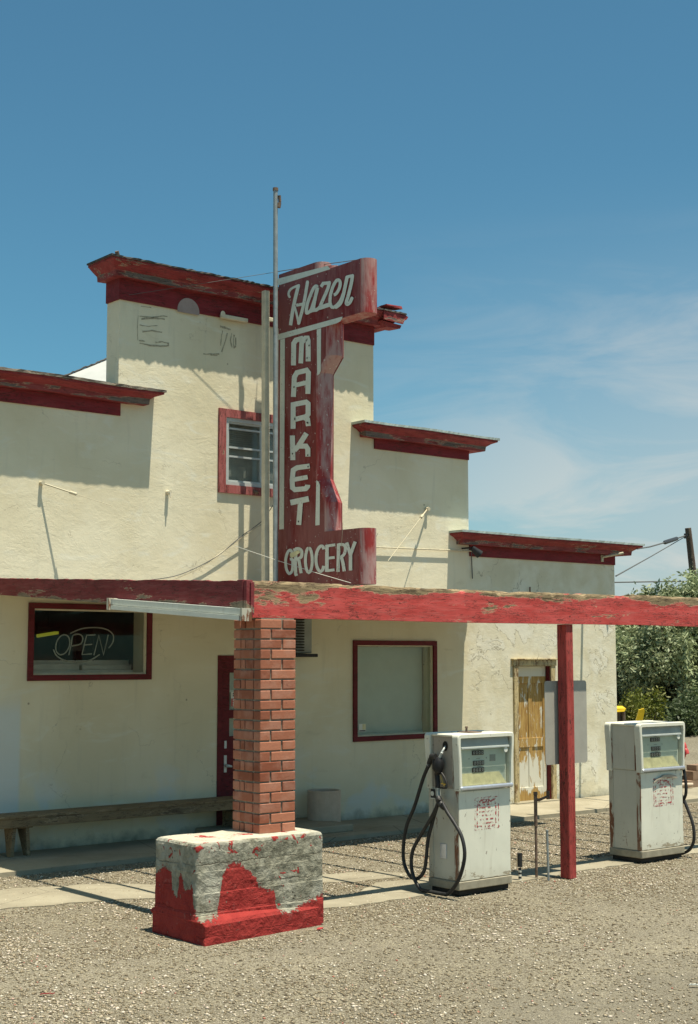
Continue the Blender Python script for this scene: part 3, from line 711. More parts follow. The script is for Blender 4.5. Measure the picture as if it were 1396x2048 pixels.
# cornices: profile (outward, up) swept round three sides
def cornice(x0, x1, zb, zc, ztop, left_open=True, right_open=True, cap='shake', yb0=YW, broken=False, name='cornice', xb=None, lab=None):
    # band board
    xb = xb or (x0, x1)
    par = MB()
    prof = [(0.0, zc), (0.125, zc - 0.004), (0.132, zc + 0.055), (0.14, zc + 0.062), (0.185, zc + 0.095), (0.240, ztop - 0.028), (0.250, ztop - 0.024), (0.250, ztop)]
    n = 70; sec = []
    yl = YW + 0.30
    def ring(d, z):
        row = [(x0 - d, yl if left_open else YW, z), (x0 - d, YW - d, z)]
        for i in range(1, n):
            x = x0 + (x1 - x0) * i / n
            row.append((x, YW - d + .006 * nz3(x * 2, d * 9, z * 7), z + 0.012 * nz3(x * .9, z, 4) + (.006 * nz3(x * 6, z * 3, 1))))
        row += [(x1 + d, YW - d, z), (x1 + d, yl if right_open else YW, z)]
        return row
    rows = [ring(d, z) for d, z in prof]
    m = MB()
    for k in range(len(rows) - 1): m.loft([rows[k], rows[k + 1]], False, False, 0 if k in (0, 3, 4, 5, 6) else 1)
    # end caps at the back
    o = m.build(name, ['cornice', 'fascia'], bld, lab)
    c = MB(); tr = []
    N = 110
    def crow(d, z, jj):
        row = [(x0 - d, yl if left_open else YW, z)]
        for i in range(N + 1):
            x = x0 - d + (x1 - x0 + 2 * d) * i / N
            row.append((x, YW - d + random.uniform(-jj, jj), z + .012 * nz3(x * .9, z, 4) + random.uniform(-jj, jj) * .7))
        row.append((x1 + d, yl if right_open else YW, z)); return row
    jj = 0.005 if cap == 'shake' else (0.008 if cap == 'tar' else 0.0025)
    th = 0.03 if cap != 'tar' else 0.02
    c.loft([crow(.215, ztop + .001, 0), crow(.270, ztop + .001, jj), crow(.270, ztop + th, jj), crow(-.05, ztop + th + .02, jj)], False, False)
    c.box(x0 - .2, x1 + .2, YW + .05, YW + .30, ztop + .001, ztop + th + .018)
    c.build('roof_edging', cap, o)
    b = MB(); b.box(xb[0], xb[1], YW - .022, YW - .001, zb, zc + .002); 
    b.build('band_board', 'band', o)
    return o
c1 = cornice(1.5, 8.41, 4.812, 4.965, 5.10, cap='shake', right_open=False, xb=(1.5, 8.222), lab='long dark red cornice with weathered grey edging over the left wing')
c2 = cornice(8.2, 12.13, 6.165, 6.41, 6.58, cap='tar', xb=(8.2, 12.04), lab='highest dark red cornice, dark and rotted along its top')
# returns of the band round the parapet ends
b = MB(); b.box(8.178, 8.199, YW - .022, YW + .28, 6.165, 6.41); b.build('band_return', 'band', c2)
c3 = cornice(11.93, 13.86, 4.79, 4.925, 5.07, cap='metal_cap', left_open=False, xb=(12.045, 13.77), lab='short red cornice with a grey metal cap right of the sign')
c4 = cornice(13.66, 16.98, 3.455, 3.61, 3.755, cap='metal_cap', left_open=False, xb=(13.775, 16.85), lab='lowest red cornice with a grey metal cap at the right end')
# rotten loose boards at the right end of the high cornice
m = MB()
e0 = onY(752, 640, 13.80); tipz = onY(808, 644, 13.80)
m.prism([(12.0, 13.74, 6.60), (12.36, 13.74, 6.585), (12.43, 13.74, 6.56), (12.40, 13.74, 6.52), (12.36, 13.74, 6.50), (12.34, 13.74, 6.455), (12.0, 13.74, 6.47)], (0, .022, 0))
m.prism([(12.0, 13.78, 6.46), (12.34, 13.775, 6.44), (12.32, 13.78, 6.395), (12.1, 13.80, 6.39)], (0, .22, 0.01))
m.box(12.05, 12.33, 13.75, 13.92, 6.66, 6.685, jit=.012); m.box(12.0, 12.25, 13.72, 13.80, 6.645, 6.66, jit=.01)
m.build('loose_boards', 'cornice', c2, 'rotten splintered boards sticking out past the wall end')
# vent stub on the high roof
v = MB(); p = onY(236, 524, 14.15); v.tube([(p.x, 14.15, p.z - .1), (p.x, 14.15, p.z + .05), (p.x - .03, 14.13, p.z + .12)], [.03, .03, .024], 8); v.build('vent_pipe', 'pipe_rust', bld)

# ghost lettering and a faded disc high on the wall
m = MB(); NW = (0, -1, 0)
def wl(pts, w=.014, y=YW - .003): m.stroke([onY(px, py, y) for px, py in pts], [w * random.uniform(.7, 1.9) for _ in pts], NW)
o_ = (0, 480); k_ = 2.792
def q(pts, w=.012):
    pp = []
    for i in range(len(pts) - 1):
        for t in (0, .33, .66): pp.append((o_[0] + (pts[i][0] + (pts[i + 1][0] - pts[i][0]) * t) / k_ + random.uniform(-.5, .5), o_[1] + (pts[i][1] + (pts[i + 1][1] - pts[i][1]) * t) / k_ + random.uniform(-.5, .5)))
    pp.append((o_[0] + pts[-1][0] / k_, o_[1] + pts[-1][1] / k_)); wl(pp, w)
q([(780, 425), (850, 432), (905, 424), (935, 428)]); q([(790, 441), (860, 436), (920, 442)]); q([(780, 475), (830, 482), (880, 478)], .007); q([(795, 512), (850, 506), (905, 515)])
q([(780, 575), (840, 588), (890, 592), (945, 590)]); q([(775, 560), (810, 566)]); q([(870, 572), (905, 568), (940, 576), (938, 592)]); q([(772, 420), (768, 490), (770, 560)], .007); q([(785, 370), (845, 377)], .008)
q([(1228, 482), (1255, 490), (1288, 500)], .018); q([(1243, 505), (1236, 545), (1232, 590)], .009); q([(1270, 520), (1256, 570), (1238, 625)], .012); q([(1294, 520), (1288, 560), (1296, 600)], .010); q([(1306, 530), (1303, 570), (1308, 605)], .014); q([(1318, 545), (1315, 600)], .012); q([(1136, 636), (1180, 638), (1225, 636)], .012); q([(1175, 642), (1215, 645)], .010)
m.build_each('ghost_stroke', 'scratch', bld)
m = MB(); cc = onY(377, 622, YW - .026); pts = [cc + Vector((.155 * math.cos(t), 0, .155 * math.sin(t))) for t in [math.pi * (-.06 + 1.12 * i / 20) for i in range(21)]]
m.add(pts, [tuple(range(21))]); m.build('painted_disc', 'ghostwhite', bld)

# ---------------------------------------------------------------- windows and doors
def frame(m, h, w, y0, y1, mi=None):
    a, b, c, d = h
    m.box(a - w, b + w, y0, y1, d, d + w, mi); m.box(a - w, b + w, y0, y1, c - w, c, mi)
    m.box(a - w, a, y0, y1, c + .0005, d - .0005, mi); m.box(b, b + w, y0, y1, c + .0005, d - .0005, mi)
def inner(m, h, w, y0, y1, mi=None): frame(m, (h[0] + w, h[1] - w, h[2] + w, h[3] - w), w - .0008, y0, y1, mi)
# left window with the unlit neon
w1 = MB(); frame(w1, W1, .062, YW - .028, YW - .001); w1 = w1.build('window', 'frame_red', bld, 'wide dark window in a red frame with an unlit neon sign')
m = MB(); inner(m, W1, .018, YW + .02, YW + .05); m.build('window_frame', 'cream', w1)
m = MB(); m.quad((W1[0] + .018, YW + .035, W1[2] + .018), (W1[1] - .018, YW + .035, W1[2] + .018), (W1[1] - .018, YW + .035, W1[3] - .018), (W1[0] + .018, YW + .035, W1[3] - .018)); m.build('pane', 'glass', w1)
m = MB(); m.box(7.0, 8.75, YW + .29, YW + .62, 1.90, 1.93); m.box(7.3, 8.0, YW + .42, YW + .6, 1.93, 2.0, bev=.004); m.box(8.05, 8.7, YW + .45, YW + .6, 1.93, 1.985, bev=.004); m.box(7.0, 8.75, YW + .60, YW + .62, 1.93, 2.04); m.build('display_ledge', 'white', w1)
# right window with a drawn blind
w2 = MB(); frame(w2, W2, .062, YW - .028, YW - .001); w2 = w2.build('window', 'frame_red', bld, 'square window in a red frame with a pale blind behind')
m = MB(); inner(m, W2, .016, YW + .02, YW + .05); m.build('window_frame', 'cream', w2)
m = MB(); m.quad((W2[0] + .016, YW + .035, W2[2] + .016), (W2[1] - .016, YW + .035, W2[2] + .016), (W2[1] - .016, YW + .035, W2[3] - .016), (W2[0] + .016, YW + .035, W2[3] - .016)); m.build('pane', 'glass', w2)
m = MB(); rows = []
for j in range(14):
    z = W2[2] + .01 + (W2[3] - W2[2] - .03) * j / 13; rows.append([(W2[0] - .02 + (1.335 + (.03 if j < 2 else 0)) * i / 30, YW + .19 + .010 * nz3(i * .3, j * .4, 2) + (.02 if j < 3 else 0), z) for i in range(31)])
m.loft(rows, False, False, None, True); m.box(W2[0], W2[0] + 1.31, YW + .17, YW + .20, W2[2] + .004, W2[2] + .03, bev=.005); m.build('blind', 'blind', w2)
m = MB(); p = onY(727, 1457, YW + .030); 
m.box(p.x - .075, p.x + .035, YW + .028, YW + .0295, p.z - .04, p.z + .06, 0); m.box(p.x - .02, p.x + .033, YW + .0265, YW + .0275, p.z - .015, p.z + .055, 1); m.box(p.x - .07, p.x + .03, YW + .0265, YW + .0275, p.z - .035, p.z - .022, 2)
m.build('window_sticker', ['white', 'yellowed', 'rubber'], w2)
# upper window
w3 = MB(); frame(w3, W3, .10, YW - .03, YW - .001); w3 = w3.build('window', 'frame_faded', bld, 'upper window in a faded red frame half hidden by the sign')
m = MB(); inner(m, W3, .045, YW - .012, YW + .06); inner(m, (W3[0] + .045, W3[1] - .045, W3[2] + .045, W3[3] - .045), .022, YW + .01, YW + .05)
for z in (4.83, 4.60, 4.49): m.box(W3[0] + .07, W3[1] - .07, YW + .012, YW + .034, z - .011, z + .011)
m.box(10.215, 10.245, YW + .008, YW + .04, W3[2] + .07, W3[3] - .07); m.build('window_frame', 'alu', w3)
m = MB(); m.quad((W3[0] + .06, YW + .045, W3[2] + .06), (W3[1] - .06, YW + .045, W3[2] + .06), (W3[1] - .06, YW + .045, W3[3] - .06), (W3[0] + .06, YW + .045, W3[3] - .06)); m.build('pane', 'glass', w3)
m = MB()
m.box(W3[0] + .05, 10.74, YW + .12, YW + .13, 4.14, 4.95)
for j in range(9): m.box(W3[0] + .05, 10.2, YW + .09, YW + .10, 4.60 + j * .025, 4.612 + j * .025)
m.box(W3[0] + .25, W3[0] + .5, YW + .26, YW + .27, 4.35, 4.9); m.build('window_blind', 'header', w3)
m = MB(); p = onY(510, 984, YW - .04); m.tube([(p.x, YW - .001, p.z + .01), (p.x, YW - .06, p.z)], .022, 10); m.tube([(p.x, YW - .06, p.z), (p.x, YW - .075, p.z - .02)], .026, 10); m.build('cable_knob', 'pipe_rust', w3)

# red shop door, mostly behind the brick pillar
d1 = MB(); frame(d1, (9.66, 10.56, 0.124, 2.04), .055, YW - .012, YW - .001)
d1.box(9.66, 10.56, YW + .03, YW + .05, .126, .30); d1.box(9.66, 9.80, YW + .03, YW + .05, .301, 2.039); d1.box(10.43, 10.56, YW + .03, YW + .05, .301, 2.039)
d1.box(9.801, 10.429, YW + .03, YW + .05, 1.89, 2.039)
for z in (.55, .82, 1.09, 1.40): d1.box(9.801, 10.429, YW + .03, YW + .05, z - .05, z + .05)
d1.box(9.801, 10.429, YW + .042, YW + .052, .301, 1.05)
d1 = d1.build('door', 'frame_red', bld, 'dark red shop door behind the brick pillar')
m = MB(); m.box(9.801, 10.429, YW + .046, YW + .048, 1.451, 1.889); m.box(9.801, 10.429, YW + .046, YW + .048, 1.14, 1.35); m.build('pane', 'glass', d1)
m = MB(); m.box(9.7, 10.5, YW + .24, YW + .26, 1.1, 1.95); m.box(9.8, 10.43, YW + .038, YW + .045, 1.66, 1.68); m.build('inner_blind', 'blind', d1)
m = MB(); m.tube([(9.745, YW + .03, .80), (9.745, YW - .02, .80)], .018, 10); m.tube([(9.745, YW - .02, .80), (9.80, YW - .03, .79)], [.02, .012], 8); m.box(9.725, 9.765, YW + .024, YW + .029, .72, .92, bev=.002); m.box(9.728, 9.762, YW + .024, YW + .029, 1.0, 1.09, bev=.002); m.build('door_handle', 'alu', d1)
m = MB()
m.box(9.815, 9.97, YW + .020, YW + .022, 1.49, 1.66, 0)
m.box(9.818, 9.967, YW + .017, YW + .019, 1.492, 1.585, 1)
for z, w in ((1.642, .10), (1.617, .09)): m.box(9.84, 9.84 + w, YW + .017, YW + .019, z - .007, z + .007, 2)
for z, w in ((1.565, .06), (1.535, .10), (1.508, .10)): m.box(9.838, 9.838 + w, YW + .0145, YW + .0165, z - .010, z + .010, 0)
m.build('door_notice', ['white', 'redsticker', 'rubber'], d1)
m = MB(); m.box(9.3, 10.95, 13.10, 13.99, .03, .118, bev=.012); m.build('doorstep', 'walk', bld)

# old ochre door
d2 = MB()
y0 = YW + .075
d2.box(14.71, 15.37, y0 + .012, y0 + .045, .04, 1.94)
for (a, b, c, d) in ((14.71, 14.785, .04, 1.94), (15.30, 15.37, .04, 1.94), (15.005, 15.075, .24, 1.70), (14.786, 15.299, .04, .24), (14.786, 15.299, .80, .93), (14.786, 15.299, 1.70, 1.94)):
    z1 = d; d2.box(a, b, y0 - (.002 if b - a > .3 else 0), y0 + .012, c, z1, bev=.003)
d2 = d2.build('door', 'old_door', bld, 'weathered ochre door with white paint peeling off')
m = MB()
m.box(14.615, 14.70, YW - .03, YW + .10, .02, 1.945, bev=.004); m.box(15.38, 15.465, YW - .03, YW + .10, .02, 1.945, bev=.004); m.box(14.59, 15.49, YW - .035, YW + .10, 1.946, 2.03, bev=.004); m.box(14.57, 15.51, YW - .06, YW + .01, 2.031, 2.05, bev=.003)
m.build('door_casing', 'door_casing', d2)
m = MB(); m.box(15.372, 15.379, YW + .0, YW + .07, .05, 1.94); m.build('red_stop', 'frame_red', d2)
m = MB(); m.box(14.60, 15.48, YW - .08, YW + .10, -.02, .035 + .02, bev=.006); m.build('sill', 'walk', d2)
m = MB(); m.tube([(14.745, y0, .98), (14.745, y0 - .04, .98)], [.014, .02], 10); m.build('door_knob', 'pipe_rust', d2)

# dark wall cooler behind the pillar top
wc = thing('wall_cooler', (10.72, 13.9, 2.1), 'dark louvred cooler box on the wall just behind the brick pillar', 'cooler')
m = MB(); m.box(10.35, 10.90, 13.84, 13.98, 2.12, 2.62, bev=.01); m.build('housing', 'header', wc)
m = MB()
for j in range(14): m.box(10.38, 10.76, 13.815, 13.84, 2.15 + j * .034, 2.165 + j * .034)
m.build('louvre', 'dark', wc)
m = MB(); m.box(10.32, 10.95, 13.78, 13.98, 2.075, 2.115, bev=.008); m.build('bracket', 'black', wc)

# unlit neon OPEN
nr = thing('neon_sign', (7.8, YW + .12, 2.2), 'unlit grey neon tubing reading OPEN inside an oval in the left window', 'neon sign')
def nb(pts, per=5): return [onY(px / k_, 1130 + py / k_, YW + .12) for px, py in [tuple(p) for p in [(v.x, v.y) for v in smooth_path([(a, b, 0) for a, b in pts], per)]]]
m = MB(); R = .0075
m.tube(nb([(350 + 38 * math.sin(t) + 10 * math.cos(t), 445 - 56 * math.cos(t)) for t in [2 * math.pi * i / 14 for i in range(15)]], 2), R, 6)
m.tube(nb([(384, 503), (398, 440), (408, 393), (445, 388), (462, 408), (450, 440), (402, 452)]), R, 6)
m.tube(nb([(532, 390), (484, 392), (470, 445), (458, 500), (512, 496)], 1), R, 6); m.tube(nb([(474, 446), (514, 443)], 1), R, 6)
m.tube(nb([(524, 504), (552, 392), (578, 502), (604, 390)], 1), R, 6)
m.build('letter_tube', 'neon', nr)
m = MB(); m.tube(nb([(393, 382), (455, 356), (525, 349), (590, 358), (630, 388), (630, 430), (606, 464)]), R, 6)
m.tube(nb([(298, 472), (318, 508), (368, 535), (440, 543), (505, 530), (556, 500)]), R, 6); m.build('oval_tube', 'neon', nr)
m = MB()
for px in (330, 420, 520): m.tube([onY(px / k_, 1130 + 360 / k_, YW + .135), onY(px / k_, 1130 + 535 / k_, YW + .135)], .004, 5)
m.box(*[onY(395 / k_, 1300, YW + .14).x, onY(470 / k_, 1300, YW + .14).x], YW + .13, YW + .17, onY(150, 1130 + 480 / k_, YW + .14).z, onY(150, 1130 + 440 / k_, YW + .14).z)
m.build('support', 'dark', nr)
lt = thing('reflection_tube', (7.5, 16.5, 2.6), 'glowing yellow tube standing in for a fluorescent reflection in the dark left window', 'lamp')
a = onY(74, 1272, 16.5); b = onY(117, 1265, 16.5); m = MB(); m.tube([a, b], .022, 8); m.build('tube', 'tube_lit', lt)  # emissive tube added in place of a fluorescent reflection in the window
m = MB(); m.box(a.x, b.x, 16.46, 16.54, a.z + .06, a.z + .12); m.tube([((a.x + b.x) / 2, 16.5, a.z + .12), ((a.x + b.x) / 2, 16.5, 2.75)], .01, 6); m.build('housing', 'room', lt)

# ================================================================ canopy
cp = thing('canopy', (10, 11.6, 0), 'peeling red timber canopy frame around the forecourt with a flat roof along the wall', 'canopy')
BY0, BY1 = 9.18, 9.275; BX0, BX1 = 6.60, 16.6
def beam_mesh(x0, x1, y0, y1, z0, z1, ax='x', nseg=240, rag=.02, zs0=None):
    m = MB(); rows = []
    # cross-section of six points, top ragged
    for i in range(nseg + 1):
        t = i / nseg; x = x0 + (x1 - x0) * t
        zt = z1 - max(0, nz3(x * 3.1, 0, 7)) * rag * 1.6 - max(0, nz3(x * 11, 0, 2)) * rag
        zt2 = z1 - max(0, nz3(x * 3.7, 5, 7)) * rag - max(0, nz3(x * 14, 3, 2)) * rag * .6
        dy = .003 * nz3(x * 1.3, 2, 2); zz = .006 * nz3(x * .5, 8, 1)
        rows.append([(x, y0 + dy, z0 + zz), (x, y0 + dy, z0 + (zt - z0) * .45), (x, y0 + dy + .002, z0 + (zt - z0) * .62), (x, y0 + dy + .004 * abs(nz3(x * 5, 1, 1)), zt - .02), (x, y0 + dy + .008, zt + zz),
                     ((x, (y0 + y1) / 2, zt2 + .004 + zz)), (x, y1, zt2), (x, y1, z0 + zz)])
    m.loft(rows, True, True); return m
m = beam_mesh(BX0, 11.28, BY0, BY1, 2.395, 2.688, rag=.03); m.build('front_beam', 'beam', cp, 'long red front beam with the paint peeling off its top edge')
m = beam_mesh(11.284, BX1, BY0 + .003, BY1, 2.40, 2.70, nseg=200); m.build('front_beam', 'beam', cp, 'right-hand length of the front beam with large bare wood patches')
# side beam rising towards the wall
m = MB(); rows = []
SX0, SX1 = 6.568, 6.60
n = 120
for i in range(n + 1):
    t = i / n; y = 9.12 + (13.98 - 9.12) * t
    zt = 2.680 + (2.905 - 2.680) * t; zb = 2.415 + (2.745 - 2.415) * t
    zt2 = zt - .014 * max(0, nz3(y * 4, 1, 3)) - .006 * nz3(y * 15, 0, 0); dx = .003 * nz3(y * 1.4, 4, 4)
    rows.append([(SX0 + dx, y, zb), (SX0 + dx, y, zt2), (SX1, y, zt2 + .003), (SX1, y, zb)])
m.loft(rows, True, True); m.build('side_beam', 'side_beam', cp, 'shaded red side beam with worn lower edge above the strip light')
m = MB(); m.box(6.535, 6.598, 9.135, 9.178, 2.395, 2.690, bev=.004); m.box(6.53, 6.558, 9.18, 9.26, 2.39, 2.694, bev=.003); m.build('corner_block', 'side_beam', cp)
# joists seen by the shadows they throw
xs_ = [7.05 + .575 * i for i in range(16)] + [16.12]
for i, x in enumerate(xs_):
    m = MB(); rows = []; a = random.uniform(-.02, .02)
    yend = 13.985 if x < 13.7 or i == 16 else 12.35
    for k in range(21):
        t = k / 20; y = BY1 + .001 + (yend - BY1) * t; z = 2.57 + .17 * t - .035 * 4 * t * (1 - t) * (1 + .3 * math.sin(i * 2.1))
        xx = x + a * t + .008 * nz3(y * 2, i, 0); rows.append([(xx - .022, y, z), (xx - .022, y, z + .06), (xx + .022, y, z + .06), (xx + .022, y, z)])
    m.loft(rows, True, True); m.build('rafter', 'wood_grey', cp)
# roof strip along the wall
m = MB(); rx0, rx1 = 6.605, 13.70
m.prism([(rx0, 11.76, 2.772), (rx0, 11.76, 2.80), (rx0, 13.985, 2.875), (rx0, 13.985, 2.845)], (rx1 - rx0, 0, 0)); m.build('roof', 'roof_grey', cp)
m = MB(); m.prism([(rx0, 11.76, 2.758), (rx0, 11.76, 2.770), (rx0, 13.985, 2.843), (rx0, 13.985, 2.831)], (rx1 - rx0, 0, 0)); m.build('bounce_board', 'white', cp)  # unseen white underside added to bounce light onto the shaded wall
m = MB(); m.box(rx0, rx1, 11.735, 11.758, 2.66, 2.80); m.build('roof_fascia', 'side_beam', cp)
# post
def post(x0, x1, y0, y1, lab):
    m = MB(); rows = []
    for i in range(41):
        z = 0.0 + 2.394 * i / 40; d = .0025 * nz3(x0, z * 3, 1); e = .0025 * nz3(x0, z * 3, 8)
        b = .006; ch = b + (.05 * max(0, 1 - z / .12) if z < .12 else 0)
        rows.append([(x0 + d + b, y0 + e, z), (x1 + d - ch, y0 + e, z), (x1 + d, y0 + e + b, z), (x1 + d, y1, z), (x0 + d, y1, z), (x0 + d, y0 + e + b, z)])
    m.loft(rows, True, True); return m.build('post', 'post', cp, lab)
post(10.345, 10.445, 9.20, 9.315, 'red square post between the two fuel pumps')
post(15.6, 15.7, 9.20, 9.315, 'red square post at the far right end')

# brick pillar on its block
bp = thing('brick_pillar', (6.83, 9.28, .70), 'slim red brick pillar standing on the worn concrete block', 'pillar')
PX0, PX1, PY0, PY1 = 6.655, 7.005, 9.105, 9.475
m = MB(); m.box(PX0 + .012, PX1 - .012, PY0 + .012, PY1 - .012, .69, 2.393); m.build('mortar', 'mortar', bp)
m = MB(); H = .0680; GAP = .01205; z = .712; r = 0
while z + H < 2.41:
    w = .105
    jx = [PX0, PX0 + .225 - .01, PX1] if r % 2 == 0 else [PX0, PX0 + .105, PX1]
    jy = [PY0, PY0 + .13, PY0 + .25, PY1] if r % 2 == 0 else [PY0, PY0 + .10, PY0 + .30, PY1]
    zb, zt = z, z + H
    def br(x0, x1, y0, y1):
        j = .0018; m.box(x0 + random.uniform(0, j), x1 - random.uniform(0, j), y0 + random.uniform(-j, j), y1, zb + random.uniform(-j, j), zt + random.uniform(-j, j), bev=.004)
    g2 = GAP / 2
    for a, b_ in zip(jx[:-1], jx[1:]):      # front and back wythes
        xa = a if a == PX0 else a + g2; xb = b_ if b_ == PX1 else b_ - g2
        br(xa, xb, PY0, PY0 + .09); br(xa, xb, PY1 - .09, PY1)
    ys = [PY0 + .09 + GAP, jy[2] if r % 2 else jy[1] + .08, PY1 - .09 - GAP]
    for a, b_ in zip(ys[:-1], ys[1:]):
        ya = a if a == ys[0] else a + g2; yb = b_ if b_ == ys[-1] else b_ - g2
        br(PX0, PX0 + .09, ya, yb); br(PX1 - .09, PX1, ya, yb)
    z += H + GAP; r += 1
m.build('brickwork', 'brick', bp)

# concrete block
cb = thing('concrete_block', (6.55, 9.2, 0), 'chunky concrete block with flaking red paint at the foot of the brick pillar', 'block')
def rrect(x0, x1, y0, y1, r, n=5, jit=0.0, z=0, seed=0):
    out = []
    for (cx, cy, a0) in ((x1 - r, y0 + r, -90), (x1 - r, y1 - r, 0), (x0 + r, y1 - r, 90), (x0 + r, y0 + r, 180)):
        for i in range(n + 1):
            a = rad(a0 + 90 * i / n); x = cx + r * math.cos(a); y = cy + r * math.sin(a)
            d = jit * nz3(x * 5, y * 5, z * 6 + seed); out.append((x + d, y + d, z))
    return out
def dens(row, step=.05):
    out = []; n = len(row); step = .026
    for i in range(n):
        a = Vector(row[i]); b = Vector(row[(i + 1) % n]); k = max(1, int(round((b - a).length / step)))
        for j in range(k): out.append(a.lerp(b, j / k))
    return out
def block(secs, name, parent):
    # secs: (x0,x1,y0,y1,r,z)
    S2 = [secs[0]]
    for q in secs[1:]:
        p_ = S2[-1]; kk = max(1, int((q[5] - p_[5]) / .028))
        S2 += [tuple(p_[c] + (q[c] - p_[c]) * e / kk for c in range(6)) for e in range(1, kk + 1)]
    secs = S2
    base = [dens(rrect(x0, x1, y0, y1, r, 5, 0, 0)) for (x0, x1, y0, y1, r, z) in secs[:1]][0]
    rows = []
    A = secs[0]
    for (x0, x1, y0, y1, r, z) in secs:
        row = []
        for p in base:
            u = (p.x - A[0]) / (A[1] - A[0]); w = (p.y - A[2]) / (A[3] - A[2])
            x = x0 + u * (x1 - x0); y = y0 + w * (y1 - y0)
            y += (.112 * u * (1 - w) if name == 'block_footing' else 0); d = .009 * nz3(x * 4, y * 4, z * 2) + .0075 * nz3(x * 15, y * 15, z * 17) + .004 * nz3(x * 40, y * 40, z * 40)
            row.append((x + d, y + d * .8, z + .008 * nz3(x * 3, y * 3, 3)))
        rows.append(row)
    m = MB(); n = len(base)
    vs = [p for r_ in rows for p in r_]; fs = []; mi = []
    for i in range(len(rows) - 1):
        for k in range(n):
            k2 = (k + 1) % n; fs.append((i * n + k, i * n + k2, (i + 1) * n + k2, (i + 1) * n + k))
            a = Vector(rows[i][k]); b = Vector(rows[i][k2]); d = b - a; nr_ = Vector((d.y, -d.x, 0)).normalized()
            mi.append(1 if nr_.x < -.7 else 0)
    cx = (secs[-1][0] + secs[-1][1]) / 2; cy = (secs[-1][2] + secs[-1][3]) / 2
    top = rows[-1]; L = (len(rows) - 1) * n; inn = []
    for f_ in (.93, .80, .5):
        inn.append([(cx + (p[0] - cx) * f_, cy + (p[1] - cy) * f_, p[2] + .006 + .010 * nz3(p[0] * 5 * f_, p[1] * 5 * f_, 1)) for p in top])
    allr = [top] + inn
    m.add(vs, fs, smooth=False); m.mi = mi[:]
    for i in range(3): m.loft([allr[i], allr[i + 1]], True, False, 2, True)
    m.add([*allr[-1], (cx, cy, secs[-1][5] + .006)], [(k, (k + 1) % n, n) for k in range(n)], 2, True)
    return m.build(name, ['plinth_front', 'plinth_left', 'plinth_top'], parent)
secs = [(5.975 - o_s, 7.175 + o_s * .5, 8.955 - o_s, 9.54, .028, z) for z, o_s in ((.0, .009), (.05, .009), (.1, .009), (.15, .009), (.185, .0085), (.19, .008), (.196, .0035), (.25, .0045), (.30, .004), (.335, .004), (.342, .001), (.40, .001), (.45, .0), (.495, .001), (.502, -.0012), (.55, -.001), (.6, 0), (.64, 0), (.66, 0))]
secs += [(5.976, 7.173, 8.957, 9.538, .028, .684), (5.984, 7.166, 8.965, 9.53, .028, .699), (6.0, 7.152, 8.98, 9.515, .028, .706)]
block(secs, 'block_body', cb)
fs_ = [(5.972, 7.155, 8.835, 9.57, .02, z) for z in (-.02, .04, .09, .125)] + [(5.962, 7.15, 8.85, 9.59, .02, .15), (5.972, 7.14, 8.90, 9.56, .02, .172), (5.985, 7.12, 8.95, 9.53, .02, .186)]
block(fs_, 'block_footing', cb)

# strip light under the side beam
sl = thing('strip_light', (6.50, 10.3, 2.45), 'rust stained white fluorescent strip light under the canopy side beam', 'lamp')
yA, yB = 9.14, 11.15
def slz(y): return (y - 9.12) / (13.98 - 9.12) * .33
m = MB()
def sec(y, x0, x1, z0, z1): q_ = slz(y); return [(x0, y, z0 + q_), (x0, y, z1 + q_), (x1, y, z1 + q_), (x1, y, z0 + q_)]
def lo(m, y0, y1, *a, mi=None): m.loft([sec(y0, *a), sec(y1, *a)], True, True, mi)
lo(m, yA, yB, 6.49, 6.555, 2.412, 2.462); m.build('lamp_housing', mk_pump('strip_light_enamel', (0.60, 0.62, 0.56), 0.0, 0.3), sl)
m = MB(); lo(m, yA + .01, yB - .03, 6.475, 6.57, 2.368, 2.404); lo(m, yA + .01, yB - .03, 6.50, 6.54, 2.404, 2.411); m.build('reflector', 'white', sl)
m = MB(); lo(m, yB - .001, yB + .035, 6.468, 6.575, 2.362, 2.468); lo(m, yA - .03, yA - .001, 6.475, 6.57, 2.365, 2.466); m.build_each('end_cap', 'pump_rust', sl)

# ================================================================ the big sign
XS_, TH = 10.20, 0.22
sg = thing('market_sign', (XS_ + .09, 13.2, 2.85), 'tall dark red blade sign with white lettering Hazen MARKET GROCERY on the canopy roof', 'sign')
def Z(px, py): return onX(px, py, XS_).z
def Yp(px, py=1000): return onX(px, py, XS_).y
YI = 13.63
def secn(ye, z, yi=YI, th=TH, x=XS_):
    r = th / 2; out = [(x, yi, z), (x, ye, z)]
    for i in range(1, 12):
        a = math.pi * i / 12; out.append((x + r - r * math.cos(a), ye - r * math.sin(a), z))
    return out + [(x + th, ye, z), (x + th, yi, z)]
ztop = Z(720, 517); zhb = Z(718, 626); ys_h = Yp(720, 560)
def body(levels, nm, yi=YI):
    m = MB(); rows = [secn(y, z, yi) for y, z in levels]
    nn = len(rows[0])
    for i in range(len(rows) - 1):
        for k in range(nn):
            k2 = (k + 1) % nn; m.add([rows[i][k], rows[i][k2], rows[i + 1][k2], rows[i + 1][k]], [(0, 1, 2, 3)], 0 if k in (0, nn - 1, nn - 2) else 1, 1 <= k <= nn - 3)
    m.add(rows[0], [tuple(range(nn))[::-1]], 1); m.add(rows[-1], [tuple(range(nn))], 1)
    return m
yst = Yp(652, 680); ysh = Yp(632, 850); ylo = Yp(649, 1025); yg = Yp(718, 1100)
z1 = Z(650, 645); z2 = Z(650, 712); z3 = Z(634, 747); z4 = Z(632, 958); z5 = Z(648, 1005); z6 = Z(640, 1052); z7 = Z(718, 1168); zgt = Z(718, 1056)
